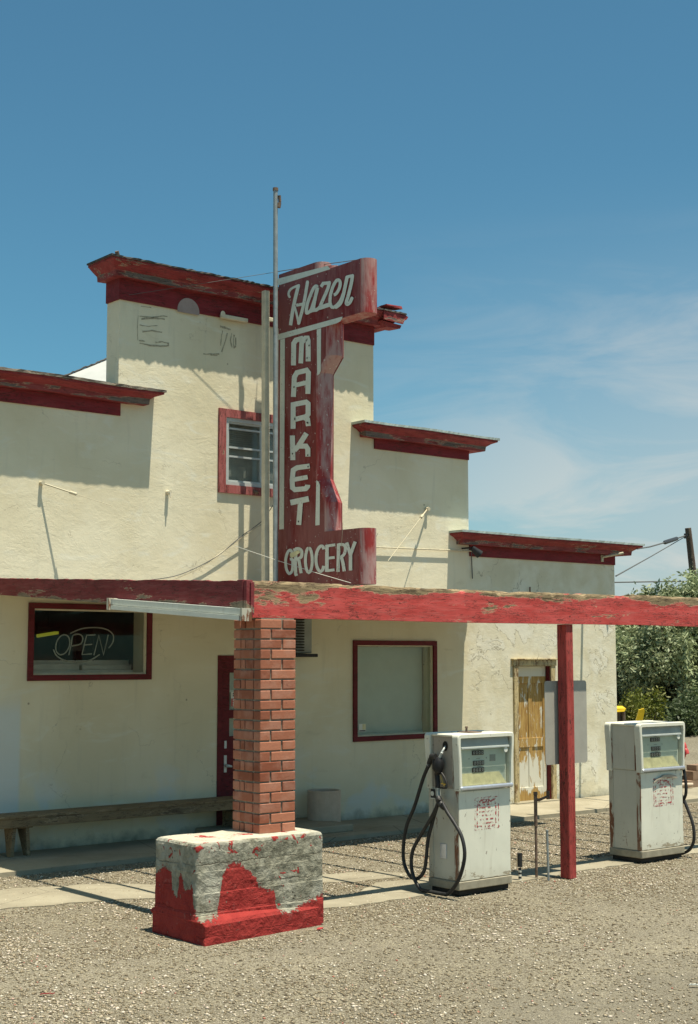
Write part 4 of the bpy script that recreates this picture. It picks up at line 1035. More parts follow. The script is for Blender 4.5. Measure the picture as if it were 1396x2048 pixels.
levels = [(yg, z7), (yg, zgt), (ylo, zgt + .001), (ylo, z5), (ysh, z4), (ysh, z3), (yst, z2), (yst, z1), (yst - .12, zhb - .002), (ys_h, zhb), (ys_h, ztop)]
b0 = body(levels, 'b'); b0 = b0.build('cabinet', ['sign_face', 'sign_edge'], sg)
zt1 = onX(655, 531, XS_).z; zt2 = onX(635, 523, XS_).z
m = body([(Yp(655, 535) + .03, ztop + .001), (Yp(655, 535) + .03, ztop + (zt1 - ztop) * 1.0)], 'c'); m.build('top_tier', ['sign_face', 'sign_edge'], sg)
m = body([(Yp(635, 525) + .05, zt1 + .001), (Yp(635, 525) + .05, zt2)], 'c'); m.build('top_tier', ['sign_face', 'sign_edge'], sg)
# pale edge strip along the rim of each face
m = MB()
for x in (XS_ - .004, XS_ + TH - .008):
    for (ya, za, yb, zb) in ((ys_h, zhb, ys_h, ztop), (yg, z7, yg, zgt)): m.box(x, x + .012, ya - .014, ya + .002, za, zb)
pts = [(ylo, zgt), (ylo, z5), (ysh, z4), (ysh, z3), (yst, z2), (yst, z1)]
for i in range(len(pts) - 1):
    a, b = pts[i], pts[i + 1]
    m.prism([(XS_ + TH - .002, a[0] + .01, a[1]), (XS_ + TH - .002, a[0] - .045, a[1]), (XS_ + TH - .002, b[0] - .045, b[1]), (XS_ + TH - .002, b[0] + .01, b[1])], (.012, 0, 0))
m.build_each('rim', 'sign_face', sg)
NX = (-1, 0, 0); SX = XS_ - .004
LI = [0]
def P2(px, py): LI[0] += 0; return onX(px, py, SX)
def pxw(w, px, py):        # pixel width -> metres on the sign face (vertical scale)
    return abs(onX(px, py - .5, SX).z - onX(px, py + .5, SX).z) * w
def strk(m, pts, w, org, k, per=0, rnd=False):
    LI[0] += 1; off = Vector((-.0004 * LI[0], 0, 0))
    pp = [(org[0] + a / k, org[1] + b / k) for a, b in pts]
    if per: pp = [(v.x, v.y) for v in smooth_path([(a, b, 0) for a, b in pp], per)]
    q = MB(); q.stroke([(a, -b, 0) for a, b in pp], w / k * 1.2, (0, 0, 1), rnd=rnd)
    m.add([onX(v[0], -v[1], SX) + off for v in q.v], q.f)
# white bands
def poly(m, pts): m.add([onX(a, b, SX) for a, b in pts], [tuple(range(len(pts)))])
m = MB()
poly(m, [(553, 558), (553, 572), (661, 538.2), (655, 531.6)])
poly(m, [(553, 669.5), (553, 681), (673.5, 646.5), (680, 643), (684, 638), (685, 633)])
poly(m, [(560.4, 679.5), (569.8, 676.6), (567.8, 1058), (558.6, 1059)])
poly(m, [(633.5, 658.6), (642.2, 656.2), (641.4, 742), (639, 748), (634.3, 751)])
poly(m, [(632.6, 960.5), (637, 963), (639.8, 970), (639.2, 1050), (630.6, 1051)])
m.build_each('white_band', 'letter', sg)
m = MB(); LI[0] = 2; o = (560, 520); k = 8.725
m = MB(); strk(m, [(168, 645), (150, 600), (168, 535), (225, 485), (330, 440)], 34, o, k, 4, True); strk(m, [(325, 440), (275, 640), (228, 860), (185, 1140)], 50, o, k, 3); strk(m, [(482, 385), (440, 640), (400, 840), (328, 1105)], 46, o, k, 3, True); strk(m, [(255, 810), (290, 930), (325, 1095)], 34, o, k, 2); strk(m, [(285, 790), (440, 765)], 44, o, k); m.build('letter', 'letter', sg)
m = MB(); strk(m, [(660, 475), (632, 455), (585, 500), (525, 640), (480, 770), (462, 900), (485, 925), (545, 870), (590, 740), (645, 560), (658, 480)], 46, o, k, 3); strk(m, [(650, 500), (612, 700), (590, 830), (610, 875), (665, 855), (720, 800)], 48, o, k, 3); strk(m, [(470, 925), (560, 885), (640, 875)], 48, o, k, 2, True); m.build('letter', 'letter', sg)
m = MB(); strk(m, [(722, 470), (760, 410), (870, 400)], 48, o, k, 1); strk(m, [(868, 395), (840, 500), (770, 660), (710, 800)], 48, o, k, 2, True); strk(m, [(700, 835), (790, 805), (880, 775)], 62, o, k, 2, True); m.build('letter', 'letter', sg)
m = MB(); strk(m, [(945, 610), (985, 590), (1040, 500), (1058, 400), (1030, 350), (985, 370), (925, 480), (885, 630), (880, 750), (915, 825), (980, 805), (1060, 715), (1110, 590)], 46, o, k, 3); m.build('letter', 'letter', sg)
m = MB(); strk(m, [(1178, 300), (1140, 480), (1105, 640), (1060, 760), (985, 825)], 50, o, k, 3, True); strk(m, [(1168, 320), (1205, 290), (1262, 280)], 44, o, k, 2); strk(m, [(1272, 275), (1250, 420), (1200, 620), (1165, 740), (1182, 775), (1225, 745), (1262, 670)], 48, o, k, 3, True); m.build('letter', 'letter', sg)
m = MB(); LI[0] = 2; o2 = (420, 360); o3 = (420, 800); k = 3.49
W_ = 29
m = MB(); strk(m, [(583, 1294), (585, 1140), (600, 1118), (640, 1106), (655, 1118), (668, 1104), (680, 1104), (685, 1120), (686, 1266)], W_, o2, k); strk(m, [(640, 1112), (641, 1130), (634, 1280)], 27, o2, k); m.build('letter', 'letter', sg)
m = MB(); strk(m, [(583, 1514), (590, 1375), (608, 1345), (675, 1328), (688, 1345), (684, 1493)], W_, o2, k); strk(m, [(590, 1434), (684, 1412)], 26, o2, k); m.build('letter', 'letter', sg)
m = MB(); strk(m, [(581, 1737), (582, 1568), (672, 1550), (686, 1562), (686, 1635), (672, 1652), (590, 1672)], W_, o2, k); strk(m, [(655, 1655), (683, 1672), (688, 1718)], W_, o2, k); m.build('letter', 'letter', sg)
m = MB(); strk(m, [(580, 420), (577, 248)], W_, o3, k); strk(m, [(590, 352), (620, 320), (676, 232)], 30, o3, k); strk(m, [(622, 322), (672, 322), (685, 342), (685, 395)], 29, o3, k); m.build('letter', 'letter', sg)
m = MB(); strk(m, [(698, 461), (610, 473), (583, 490), (576, 560), (578, 612), (595, 626), (670, 619), (683, 604), (684, 592)], 29, o3, k); strk(m, [(588, 556), (684, 538)], 26, o3, k); m.build('letter', 'letter', sg)
m = MB(); strk(m, [(564, 717), (692, 690)], 33, o3, k); strk(m, [(634, 712), (622, 872)], 29, o3, k); m.build('letter', 'letter', sg)
m = MB(); LI[0] = 2; o = (560, 1060); k = 6.98
m = MB(); strk(m, [(178, 330), (150, 282), (115, 300), (88, 370), (80, 450), (92, 550), (128, 608), (165, 580), (178, 520), (175, 415), (138, 408)], 33, o, k, 3); m.build('letter', 'letter', sg)
m = MB(); strk(m, [(205, 255), (222, 330), (215, 480), (220, 608), (232, 640)], 38, o, k); strk(m, [(215, 265), (270, 262), (305, 300), (300, 370), (262, 400), (225, 410)], 36, o, k, 3); strk(m, [(262, 400), (280, 500), (297, 603)], 36, o, k); m.build('letter', 'letter', sg)
m = MB(); strk(m, [(405 + 48 * math.sin(t), 422 - 172 * math.cos(t)) for t in [2 * math.pi * i / 18 for i in range(19)]], 34, o, k); m.build('letter', 'letter', sg)
m = MB(); strk(m, [(615, 270), (598, 228), (558, 235), (520, 300), (504, 400), (518, 510), (558, 578), (598, 555), (612, 500)], 36, o, k, 3); m.build('letter', 'letter', sg)
m = MB(); strk(m, [(660, 208), (657, 585)], 42, o, k); strk(m, [(660, 224), (776, 206)], 32, o, k); strk(m, [(660, 395), (768, 383)], 32, o, k); strk(m, [(658, 568), (766, 556)], 32, o, k); m.build('letter', 'letter', sg)
m = MB(); strk(m, [(822, 190), (815, 585)], 38, o, k); strk(m, [(822, 204), (890, 205), (918, 250), (905, 330), (865, 372), (825, 385)], 34, o, k, 3); strk(m, [(860, 372), (885, 460), (903, 577)], 38, o, k); m.build('letter', 'letter', sg)
m = MB(); strk(m, [(936, 175), (990, 345), (990, 565)], 40, o, k); strk(m, [(1056, 162), (992, 340)], 38, o, k); m.build('letter', 'letter', sg)
m = MB(); m.add([onX(o[0] + a / k, o[1] + b / k, SX - .009) for a, b in ((135, 330), (200, 300), (260, 280), (290, 310), (240, 345), (200, 375), (165, 388), (140, 370))], [tuple(range(8))])
m.build('paint_smear', 'yellowed', sg)
m = MB()
for (px, py) in ((618, 691), (614, 716), (588, 774), (614, 845), (589, 838)): m.disc(onX(px, py, SX - .012), (0, 1, 0), (0, 0, 1), .011, .011, 10)
for (a, b) in ((683, 160), (575, 375), (682, 385), (684, 465), (617, 848)): m.disc(onX(420 + a / 3.49, 800 + b / 3.49, SX - .012), (0, 1, 0), (0, 0, 1), .011, .011, 10)
m.build_each('lamp_hole', 'dark', sg)

# poles
fp = thing('flagpole', (10.06, 13.46, 2.84), 'tall grey steel flagpole in front of the red sign edge', 'flagpole')
pt = onY(551, 380, 13.46); pb = onY(551, 1150, 13.46)
m = MB(); m.tube([(pb.x, 13.46, 2.82), ((pb.x + pt.x) / 2 + .004, 13.46, 4.8), (pt.x, 13.46, pt.z)], [.031, .031, .0275], 16); m.build('pole', 'pipe_grey', fp)
m = MB(); m.tube([(pt.x, 13.46, pt.z - .01), (pt.x, 13.46, pt.z + .025)], .034, 14); m.tube([(pt.x + .035, 13.43, pt.z - .07), (pt.x + .045, 13.43, pt.z - .15)], [.02, .018], 8)
m.tube([(pt.x + .04, 13.43, pt.z - .16), (pt.x + .03, 13.43, pt.z - .22)], .022, 8)
m.build_each('pulley', 'pipe_rust', fp)
wp = thing('wooden_pole', (9.75, 13.62, 2.84), 'square cream painted pole just left of the flagpole', 'pole')
a = onY(531.5, 582, 13.62); b = onY(531.5, 1150, 13.62)
m = MB(); m.loft([[(b.x - .034, 13.59, 2.83), (b.x + .034, 13.59, 2.83), (b.x + .034, 13.66, 2.83), (b.x - .034, 13.66, 2.83)], [(a.x - .032, 13.59, a.z), (a.x + .032, 13.59, a.z), (a.x + .032, 13.66, a.z), (a.x - .032, 13.66, a.z)]], True, True)
m.build('shaft', 'cream', wp)
m = MB(); c_ = onY(443, 630, YW - .06); d_ = onY(530, 645, YW - .06)
m.box(c_.x, a.x - .04, YW - .075, YW - .024, c_.z - .035, c_.z + .012, bev=.004); m.disc((c_.x + .01, YW - .078, c_.z + .01), (1, 0, 0), (0, 0, 1), .035, .04, 12); m.build('bracket', 'cream', wp)
m = MB(); e_ = onY(545, 650, 13.7); m.box(a.x + .035, a.x + .14, 13.64, 13.68, c_.z - .05, c_.z - .005, bev=.004); m.build('arm', 'cream', wp)

# ================================================================ bench, planter
bn = thing('bench', (8.2, 13.78, 0), 'long low brown wooden bench against the wall under the left window', 'bench')
m = MB(); m.box(5.6, 9.86, 13.585, 13.93, .425, .455, bev=.005); m.build('seat', 'bench_wood', bn)
m = MB(); m.box(5.7, 9.82, 13.595, 13.62, .335, .4245, bev=.003); m.build('apron', 'bench_wood', bn)
for i, (x, zb) in enumerate(((6.93, .034), (9.70, .119))):
    m = MB()
    if i == 0:
        for s_ in (0, 1):
            xx = x - .07 + s_ * .13
            m.loft([[(xx - .018 + (s_ - .5) * .06, 13.64, zb), (xx + .02 + (s_ - .5) * .06, 13.64, zb), (xx + .02 + (s_ - .5) * .06, 13.72, zb), (xx - .018 + (s_ - .5) * .06, 13.72, zb)], [(xx - .018, 13.63, .424), (xx + .02, 13.63, .424), (xx + .02, 13.88, .424), (xx - .018, 13.88, .424)]], True, True)
        m.loft([[(x - .13, 13.64, .32), (x + .13, 13.64, .32), (x + .13, 13.66, .32), (x - .13, 13.66, .32)], [(x - .16, 13.64, .40), (x + .16, 13.64, .40), (x + .16, 13.66, .40), (x - .16, 13.66, .40)]], True, True)
    else:
        m.box(x - .10, x + .10, 13.63, 13.67, zb, .424, bev=.003); m.box(x - .10, x + .10, 13.83, 13.87, zb, .424, bev=.003); m.box(x - .09, x + .09, 13.671, 13.829, .2, .3)
    m.build('leg', 'bench_wood', bn, 'yellowish splayed leg' if i == 0 else None)
pl = thing('planter', (10.98, 13.70, .035), 'round pinkish tan planter pot beside the door step', 'planter')
m = MB(); m.lathe((10.98, 13.70, .036), [(0, 0), (.195, 0), (.203, .012), (.203, .40), (.205, .42), (.198, .43), (.185, .43), (.182, .41), (.182, .30), (0, .30)], 40); m.build('pot', 'planter', pl)
m = MB(); m.lathe((10.98, 13.70, .036), [(0, .315), (.1, .32), (.181, .31)], 24); m.build('soil', 'dark', pl)

# blank metal plate behind the post
bs = thing('blank_signboard', (10.4, 9.36, 1.1), 'blank grey metal sign plate fixed behind the red post', 'sign')
tl = onY(1086, 1362, 9.36); br_ = onY(1172, 1524, 9.36)
m = MB(); x0, x1, za, zb = tl.x, br_.x, br_.z, tl.z
o_l = [(x, z) for (x, _, z) in [(p[0], 0, p[1]) for p in rrect(x0, x1, za, zb, .03, 4)]]
m.prism([(x, 9.34, z) for x, z in [(p[0], p[1]) for p in rrect(x0, x1, za, zb, .03, 4)]], (0, .004, 0)); m.build('plate', 'plate', bs)
m = MB()
for z in (za + .12, zb - .12): m.tube([(10.395, 9.316, z), (10.395, 9.35, z)], .008, 8)
m.build_each('bolt', 'pipe_rust', bs)

# pipes between the pumps
p = onZ(1073, 1752, .01); pp_ = thing('standpipe', (p.x, p.y, 0), 'tall thin rusty standpipe with a tap handle left of the red post', 'pipe')
zt = onY(1073, 1590, p.y).z
m = MB(); m.tube([(p.x, p.y, -.01), (p.x, p.y, zt * .62)], .013, 10); m.tube([(p.x, p.y, zt * .62), (p.x, p.y, zt)], .017, 10); m.build('pipe', 'pipe_rust', pp_)
h2 = onY(1096, 1588, p.y)
m = MB(); m.tube([(p.x, p.y, zt - .04), (p.x + .05, p.y, zt - .05), (h2.x, p.y, h2.z - .02)], [.016, .014, .012], 8); m.tube([(h2.x, p.y, h2.z - .05), (h2.x, p.y, h2.z + .03)], .017, 8); m.tube([(p.x, p.y, zt), (p.x, p.y, zt + .03)], .02, 8); m.build('tap', 'pipe_rust', pp_)
p = onZ(1097, 1757, .01); q2 = thing('thin_pipe', (p.x, p.y, 0), 'thin grey pipe stub nearest the red post', 'pipe'); zt = onY(1094, 1662, p.y).z; xt = onY(1094, 1662, p.y).x
m = MB(); m.tube([(p.x, p.y, -.01), (xt, p.y, zt)], .0115, 9); m.tube([(xt, p.y, zt), (xt, p.y, zt + .01)], .0145, 9); m.build('pipe', 'pipe_grey', q2)
p = onZ(1040, 1757, .01); q3 = thing('capped_pipe', (p.x, p.y, 0), 'short pipe stub with a black cap and banded lower half', 'pipe'); zt = onY(1040, 1706, p.y).z
m = MB(); m.tube([(p.x, p.y, zt * .48), (p.x, p.y, zt)], .024, 12); m.build('cap', 'rubber', q3)
m = MB()
for i in range(6): m.tube([(p.x, p.y, zt * .08 * i - .01), (p.x, p.y, zt * .08 * (i + 1) - .01)], .015, 10, mi=i % 2)
m.build('pipe', ['white', 'rubber'], q3)

# ================================================================ fuel pumps
def arc_pts(cx, cz, r, a0, a1, n=6): return [(cx + r * math.cos(rad(a0 + (a1 - a0) * i / n)), cz + r * math.sin(rad(a0 + (a1 - a0) * i / n))) for i in range(n + 1)]
def pump(X, Y, W, D, label, notch=False):
    t = thing('fuel_pump', (X, Y, 0), label, 'fuel pump', 'old white fuel pumps')
    m = MB(); m.box(X + .02, X + W - .02, Y + .03, Y + D - .03, 0, .045); m.build('plinth', 'dark', t)
    m = MB(); m.box(X, X + W, Y, Y + D, .045, .118, bev=.006); m.build('base_trim', 'pump_base', t)
    lb = MB(); lb.box(X + .012, X + W - .012, Y + .022, Y + D - .022, .119, .925, bev=.006, mi=0)
    lb = lb.build('lower_body', 'pump_side', t)
    m = MB(); m.box(X + .008, X + W - .008, Y + .006, Y + .0215, .122, .90, bev=.005); m.build('front_panel', 'pump_white', t)
    m = MB()
    for y in (Y + .006, Y + D - .066):
        for x in (X + .006, X + W - .0118): m.box(x, x + .0058, y + .002, y + .060, .122, .912, bev=.002)
    m.build_each('corner_trim', 'pump_rust', lb)
    hd = MB(); hd.box(X + .004, X + W - .004, Y + .062, Y + D - .062, .926, 1.372, bev=.004)
    hd = hd.build('head', 'pump_tan' if not notch else 'pump_side', t)
    # two bent hoops that wrap the head, flaring out at the top
    def hoop(y0, y1, mo=0.0):
        def outline(e, zb, zt, r, fl):
            pts = [(X - e, zb)]
            pts += [(X - e - fl * .35, zb + (zt - zb) * .5), (X - e - fl, zt - r - .05)]
            pts += [(x, z) for x, z in arc_pts(X - e - fl + r, zt - r, r, 180, 90)]
            pts += [(x, z) for x, z in arc_pts(X + W + e + fl - r, zt - r, r, 90, 0)]
            pts += [(X + W + e + fl, zt - r - .05), (X + W + e + fl * .35, zb + (zt - zb) * .5), (X + W + e, zb)]
            return pts
        o = outline(.002, .905, 1.402, .034, .024); i = outline(-.026, .905, 1.366, .012, .018)
        rows = []
        for (ring, y, g_) in ((i, y0, 0), (o, y0, -.007), (o, y0 + .007, 0), (o, y1 - .007, 0), (o, y1, -.007), (i, y1, 0)):
            cx = X + W / 2
            rows.append([(x + (g_ if x > cx else -g_), y, z + (g_ if z > 1.3 else 0)) for x, z in ring])
        rows.append(rows[0]); m = MB(); m.loft(rows, False, False)
        for e in (0, -1): m.add([r[e] for r in rows[:-1]], [tuple(range(6))])
        return m
    hoop(Y - .022, Y + .058).build('head_frame', 'pump_white', hd)
    hoop(Y + D - .058, Y + D + .018).build('head_frame', 'pump_white', hd)
    m = MB(); m.box(X - .012, X + W + .012, Y + .0585, Y + D - .0585, 1.373, 1.398, bev=.008); m.build('head_top', 'pump_white', hd)
    m = MB()
    for y in (Y + .060, Y + D - .0685):
        m.box(X - .0065, X + .0035, y, y + .0085, .925, 1.372)
        m.box(X + W - .0035, X + W + .0065, y, y + .0085, .925, 1.372)
    m.build_each('rust_seam', 'pump_rust', hd)
    # display
    a, b = X + .030, X + W - .030
    m = MB(); m.box(a, b, Y + .040, Y + .058, .95, 1.365, mi=0); dsp = m.build('display', 'dial', hd)
    m = MB(); m.loft([[(a, Y + .0395, 1.283), (b, Y + .0395, 1.283), (b, Y - .004, 1.283), (a, Y - .004, 1.283)], [(a, Y + .0395, 1.364), (b, Y + .0395, 1.364), (b, Y + .012, 1.364), (a, Y + .012, 1.364)]], True, True); m.build('header', 'header', dsp)
    m = MB(); m.box(a, b, Y - .012, Y - .0045, 1.268, 1.284, bev=.002); m.build('trim_bar', 'alu', dsp)
    m = MB(); m.box(X + .002, X + W - .002, Y - .038, Y + .005, .912, .945, bev=.010); m.build('chrome_sill', 'chrome', dsp)
    m = MB(); m.loft([[(a + .002, Y - .002, .947), (b - .03, Y - .002, .947), (b - .09, Y + .036, 1.05), (a + .05, Y + .036, 1.05)]] * 1 + [[(a + .002, Y + .02, .9465), (b - .03, Y + .02, .9465), (b - .09, Y + .039, 1.045), (a + .05, Y + .039, 1.045)]], True, True); m.build('tray', 'yellowed', dsp)
    m = MB(); m.quad((a, Y - .003, .946), (b, Y - .003, .946), (b, Y - .003, 1.268), (a, Y - .003, 1.268)); m.build('glass', 'glass', dsp)
    u = (b - a)
    for (f0, f1, z0, z1) in ((.29, .52, 1.208, 1.248), (.31, .53, 1.116, 1.156), (.29, .53, 1.056, 1.096)):
        m = MB(); x0, x1 = a + u * f0, a + u * f1; m.box(x0, x1, Y + .030, Y + .0395, z0, z1, mi=0)
        nd = 4
        for i in range(nd):
            cx = x0 + (x1 - x0) * (i + .5) / nd; cz = (z0 + z1) / 2
            m.stroke([(cx + .008 * math.sin(q_), Y + .029, cz + .0125 * math.cos(q_)) for q_ in [2 * math.pi * k / 10 for k in range(11)]], .0035, (0, -1, 0), mi=1)
        m.build('counter', ['black', 'alu'], dsp)
    m = MB()
    for (f, z, w) in ((.38, 1.176, .045), (.39, 1.258, .04), (.40, 1.103, .05), (.40, 1.045, .06)): m.box(a + u * f, a + u * f + w, Y + .038, Y + .0398, z - .003, z + .003)
    for f in (.22, .58): m.box(a + u * f, a + u * f + .012, Y + .038, Y + .0398, 1.172, 1.184)
    m.build('small_print', 'header', dsp)
    if not notch:
        m = MB(); m.box(a + u * .66, a + u * .78, Y + .037, Y + .0397, 1.145, 1.205); m.build('notice', 'header', dsp)
    m = MB(); m.disc((b - .040, Y - .006, 1.235 + .01), (1, 0, 0), (0, 0, 1), .024, .024, 20); m.build('round_sticker', 'white', dsp)
    # worn sticker on the front
    m = MB(); sx0, sx1, sz0, sz1 = X + W * .30, X + W * .76, .55, .835
    def fr(x0, x1, z0, z1, w, y):
        m.box(x0, x1, y, y + .0008, z1 - w, z1); m.box(x0, x1, y, y + .0008, z0, z0 + w); m.box(x0, x0 + w, y, y + .0008, z0 + w, z1 - w); m.box(x1 - w, x1, y, y + .0008, z0 + w, z1 - w)
    fr(sx0, sx1, sz0, sz1, .010, Y + .0045); m.box(sx0 + .04, sx1 - .04, Y + .0045, Y + .0053, sz1 - .055, sz1 - .018)
    fr(sx0 + .025, sx1 - .03, sz0 + .02, sz1 - .06, .016, Y + .0045)
    for j in range(5): m.box(sx0 + .06, sx1 - .07, Y + .0045, Y + .0053, sz0 + .05 + j * .034, sz0 + .062 + j * .034)
    m.build('worn_sticker', 'sticker', t)
    return t, hd
P1X, P1Y, P1W, P1D = 8.865, 9.165, .665, .40
pa, ha = pump(P1X, P1Y, P1W, P1D, 'near white fuel pump with a black nozzle and looped hoses on its left side')
m = MB(); q_ = onY(933, 1466, P1Y + .2); m.tube([(q_.x, P1Y + .2, 1.385), (q_.x, P1Y + .2, 1.445)], .010, 8); m.tube([(q_.x, P1Y + .2, 1.44), (q_.x, P1Y + .2, 1.455)], .014, 8); m.box(q_.x - .04, q_.x + .12, P1Y + .12, P1Y + .28, 1.399, 1.407, bev=.002); m.build('filler_stub', 'pipe_rust', ha)
LX = P1X - .05
def hp(px, py, X=None, c=(800, 1460), k=10.24): return onX(c[0] + px / k, c[1] + py / k, LX if X is None else X)
m = MB(); c_ = hp(930, 330, P1X + .003); m.disc((P1X - .001, c_.y, c_.z), (0, 1, 0), (0, 0, 1), .034, .045, 18); m.build('nozzle_hole', 'dark', ha)
m = MB(); m.box(P1X - .004, P1X + .0115, P1Y + .27, P1Y + .36, .82, .90, bev=.003); m.build('side_plate', 'black', pa)
c_ = hp(670, 1300, P1X)
m = MB(); m.disc((P1X - .006, c_.y, c_.z), (0, 1, 0), (0, 0, 1), .022, .022, 14); m.box(P1X - .006, P1X - .0045, c_.y - .035, c_.y + .035, c_.z - .045, c_.z - .038); m.build('side_label', 'white', pa)
# nozzle (lifts off the pump: a thing of its own)
c0 = hp(780, 740)
nz_ = thing('pump_nozzle', tuple(c0), 'black fuel nozzle hooked on the left side of the near pump', 'nozzle')
m = MB(); m.tube(smooth_path([hp(945, 305, P1X + .02), hp(900, 385, P1X - .02), hp(850, 470, LX + .005), hp(815, 580, LX)], 5), [.0095] * 16, 10); m.build('spout', 'alu', nz_)
m = MB()
for i in range(6):
    a_ = hp(858 - i * 9, 462 + i * 22); b_ = hp(855 - i * 9, 472 + i * 22); m.tube([a_, b_], .0125, 10)
m.build('spring_guard', 'alu', nz_)
m = MB(); m.tube(smooth_path([hp(820, 575), hp(810, 610), hp(795, 680), hp(785, 760), hp(775, 850), hp(755, 900), hp(765, 1000), hp(775, 1100), hp(775, 1185)], 3), [.024, .027, .031, .036, .040, .0435, .046, .047, .048, .048, .047, .044, .040, .033, .026, .0235, .023, .023, .023, .023, .023, .023, .0235, .024, .024], 12); m.build('handle', 'black', nz_)
m = MB(); m.tube(smooth_path([hp(700, 800), hp(700, 700), hp(690, 570)], 4), .018, 10); m.tube([hp(730, 545), hp(640, 545)], [.026, .028], 12); m.tube(smooth_path([hp(655, 560), hp(620, 620), hp(598, 690)], 3), .024, 12); m.tube([hp(600, 685), hp(570, 750)], .021, 12, mi=1); m.build('swivel', ['rubber', 'header'], nz_)
m = MB(); m.tube(smooth_path([hp(850, 880), hp(905, 960), hp(950, 1080), hp(950, 1190)], 3), .009, 8); m.tube(smooth_path([hp(950, 1190), hp(880, 1190), hp(800, 1180)], 3), .007, 8); m.build('trigger_guard', 'rubber', nz_)
m = MB(); m.tube(smooth_path([hp(838, 930), hp(850, 1000), hp(888, 1090)], 3), .0045, 6); m.tube([hp(850, 1092), hp(950, 1112)], .009, 8); m.tube([hp(905, 1110), hp(908, 1150)], .008, 8); m.build('trigger', 'brass', nz_)
m = MB(); m.tube([hp(775, 1185), hp(775, 1220)], .026, 12); m.tube(smooth_path([hp(775, 1220), hp(785, 1330), hp(805, 1410)], 3), .024, 12); m.build('collar', 'header', nz_)
# hoses
hs = thing('pump_hose', (P1X - .06, P1Y + .1, .1), 'long black hose hanging in two loops beside the near fuel pump', 'hose')
def H(pts, X, r=.0165, per=7):
    q = smooth_path([onX(a, b, X + (dx if False else 0)) for a, b in pts], per); q = [Vector((p.x, p.y, max(p.z, .02))) for p in q]
    m = MB(); m.tube(q, r, 10); return m
H([(857, 1531), (846, 1558), (829, 1613), (814, 1650), (807, 1690), (808, 1725), (820, 1752), (835, 1757), (848, 1742), (853, 1712), (856, 1680), (866, 1640), (877, 1604)], P1X - .075).build('hose_loop', 'rubber', hs)
H([(879, 1598), (868, 1625), (845, 1665), (826, 1700), (823, 1735), (832, 1765), (850, 1787), (872, 1796), (896, 1788), (916, 1762), (927, 1728), (929, 1700), (922, 1670), (908, 1645), (895, 1625), (885, 1606)], P1X - .115).build('hose_loop', 'rubber', hs)
m = MB(); m.tube([onX(878, 1595, P1X - .02), onX(880, 1600, P1X - .09)], .022, 10); m.tube(smooth_path([onX(876, 1594, P1X - .09), onX(880, 1606, P1X - .10), onX(889, 1616, P1X - .10)], 3), [.026, .028, .03, .03, .028, .026, .024], 10); m.build('hose_clamp', 'rubber', hs)
m = MB(); m.box(P1X + .0045, P1X + .0115, P1Y + .17, P1Y + .25, .30, .43, bev=.002); m.build('access_plate', 'chrome', pa)

P2X, P2Y = 11.665, 9.40
pb_, hb = pump(P2X, P2Y, .70, .43, 'far white fuel pump with rust streaks and a red nozzle on its right side', True)
m = MB()
rag = [(.20, .80), (.24, .83), (.31, .845), (.36, .865), (.45, .868), (.52, .86), (.57, .845), (.58, .82), (.55, .825), (.46, .842), (.36, .842), (.28, .825), (.23, .81)]
m.prism([(P2X + a, P2Y + .004, z) for a, z in rag], (0, -.022, 0)); m.build('peeled_sticker', 'pump_tan', pb_)
RX = P2X + .70 + .05
n2 = thing('pump_nozzle', tuple(onX(1366, 1495, RX)), 'red fuel nozzle on the right side of the far pump', 'nozzle')
m = MB(); m.tube(smooth_path([onX(1361, 1483, RX), onX(1366, 1492, RX), onX(1366, 1508, RX), onX(1362, 1525, RX)], 3), [.016, .03, .036, .04, .042, .04, .036, .03, .024, .02], 12); m.build('handle', 'redsticker', n2)
m = MB(); m.tube(smooth_path([onX(1364, 1499, RX), onX(1371, 1500, RX), onX(1374, 1508, RX)], 3), .026, 10); m.build('swivel', 'redsticker', n2)
m = MB(); m.tube([onX(1361, 1478, RX - .02), onX(1363, 1488, RX)], .010, 8); m.build('spout', 'alu', n2)
h2_ = thing('pump_hose', tuple(onX(1370, 1600, RX)), 'black hose looping down the right side of the far pump', 'hose')
H([(1365, 1510), (1366, 1530), (1371, 1560), (1372, 1585), (1367, 1600), (1360, 1612), (1352, 1620)], RX, .0165).build('hose_loop', 'rubber', h2_)
H([(1355, 1578), (1364, 1592), (1376, 1620), (1386, 1650), (1388, 1678), (1381, 1697), (1370, 1705), (1358, 1708)], RX + .03, .0165).build('hose_loop', 'rubber', h2_)

# ================================================================ rods, wires and conduit on the front
def rod(name, a, b, r, lab, cat, mat='rod', knob=True, grp=None):
    t = thing(name, tuple(a), lab, cat, grp)
    m = MB(); m.tube([a, b], r, 8); m.build('rod', mat, t)
    if knob:
        m = MB(); m.tube([a - Vector((0, -.03, 0)), a + Vector((0, -.03, 0))], r * 2.6, 10); m.build('anchor', mat, t)
        d = (b - a).normalized(); m = MB(); m.tube([b - d * .05, b + d * .03], r * 1.9, 8); m.build('turnbuckle', mat, t)
    return t
a = onY(84, 966, YW - .03); b = onY(148, 987, YW - .24)
t = rod('stay_rod', a, b, .009, 'pale stay rod with an anchor knob on the left part of the wall', 'rod')
m = MB(); m.tube([b, b + (b - a) * 1.2], .003, 6); m.build('stay_wire', 'rod', t)
a = onY(855, 1018, YW - .03); b = onY(776, 1122, 13.35)
t = rod('stay_rod', a, a.lerp(b, .16), .010, 'pale stay wire slanting down from the wall right of the sign', 'rod')
m = MB(); m.tube([a.lerp(b, .16), b], .0048, 6); m.build('stay_wire', 'rod', t)
a = onY(337, 984, YW - .03); m = MB(); m.tube([a + Vector((0, .03, 0)), a + Vector((0, -.035, -.005))], .024, 10); m.tube([a + Vector((0, -.035, -.005)), a + Vector((0, -.045, -.07))], [.014, .008], 8)
m.build('wall_hook', 'cream', label='small cream hook on the wall left of the upper window', cat='hook')
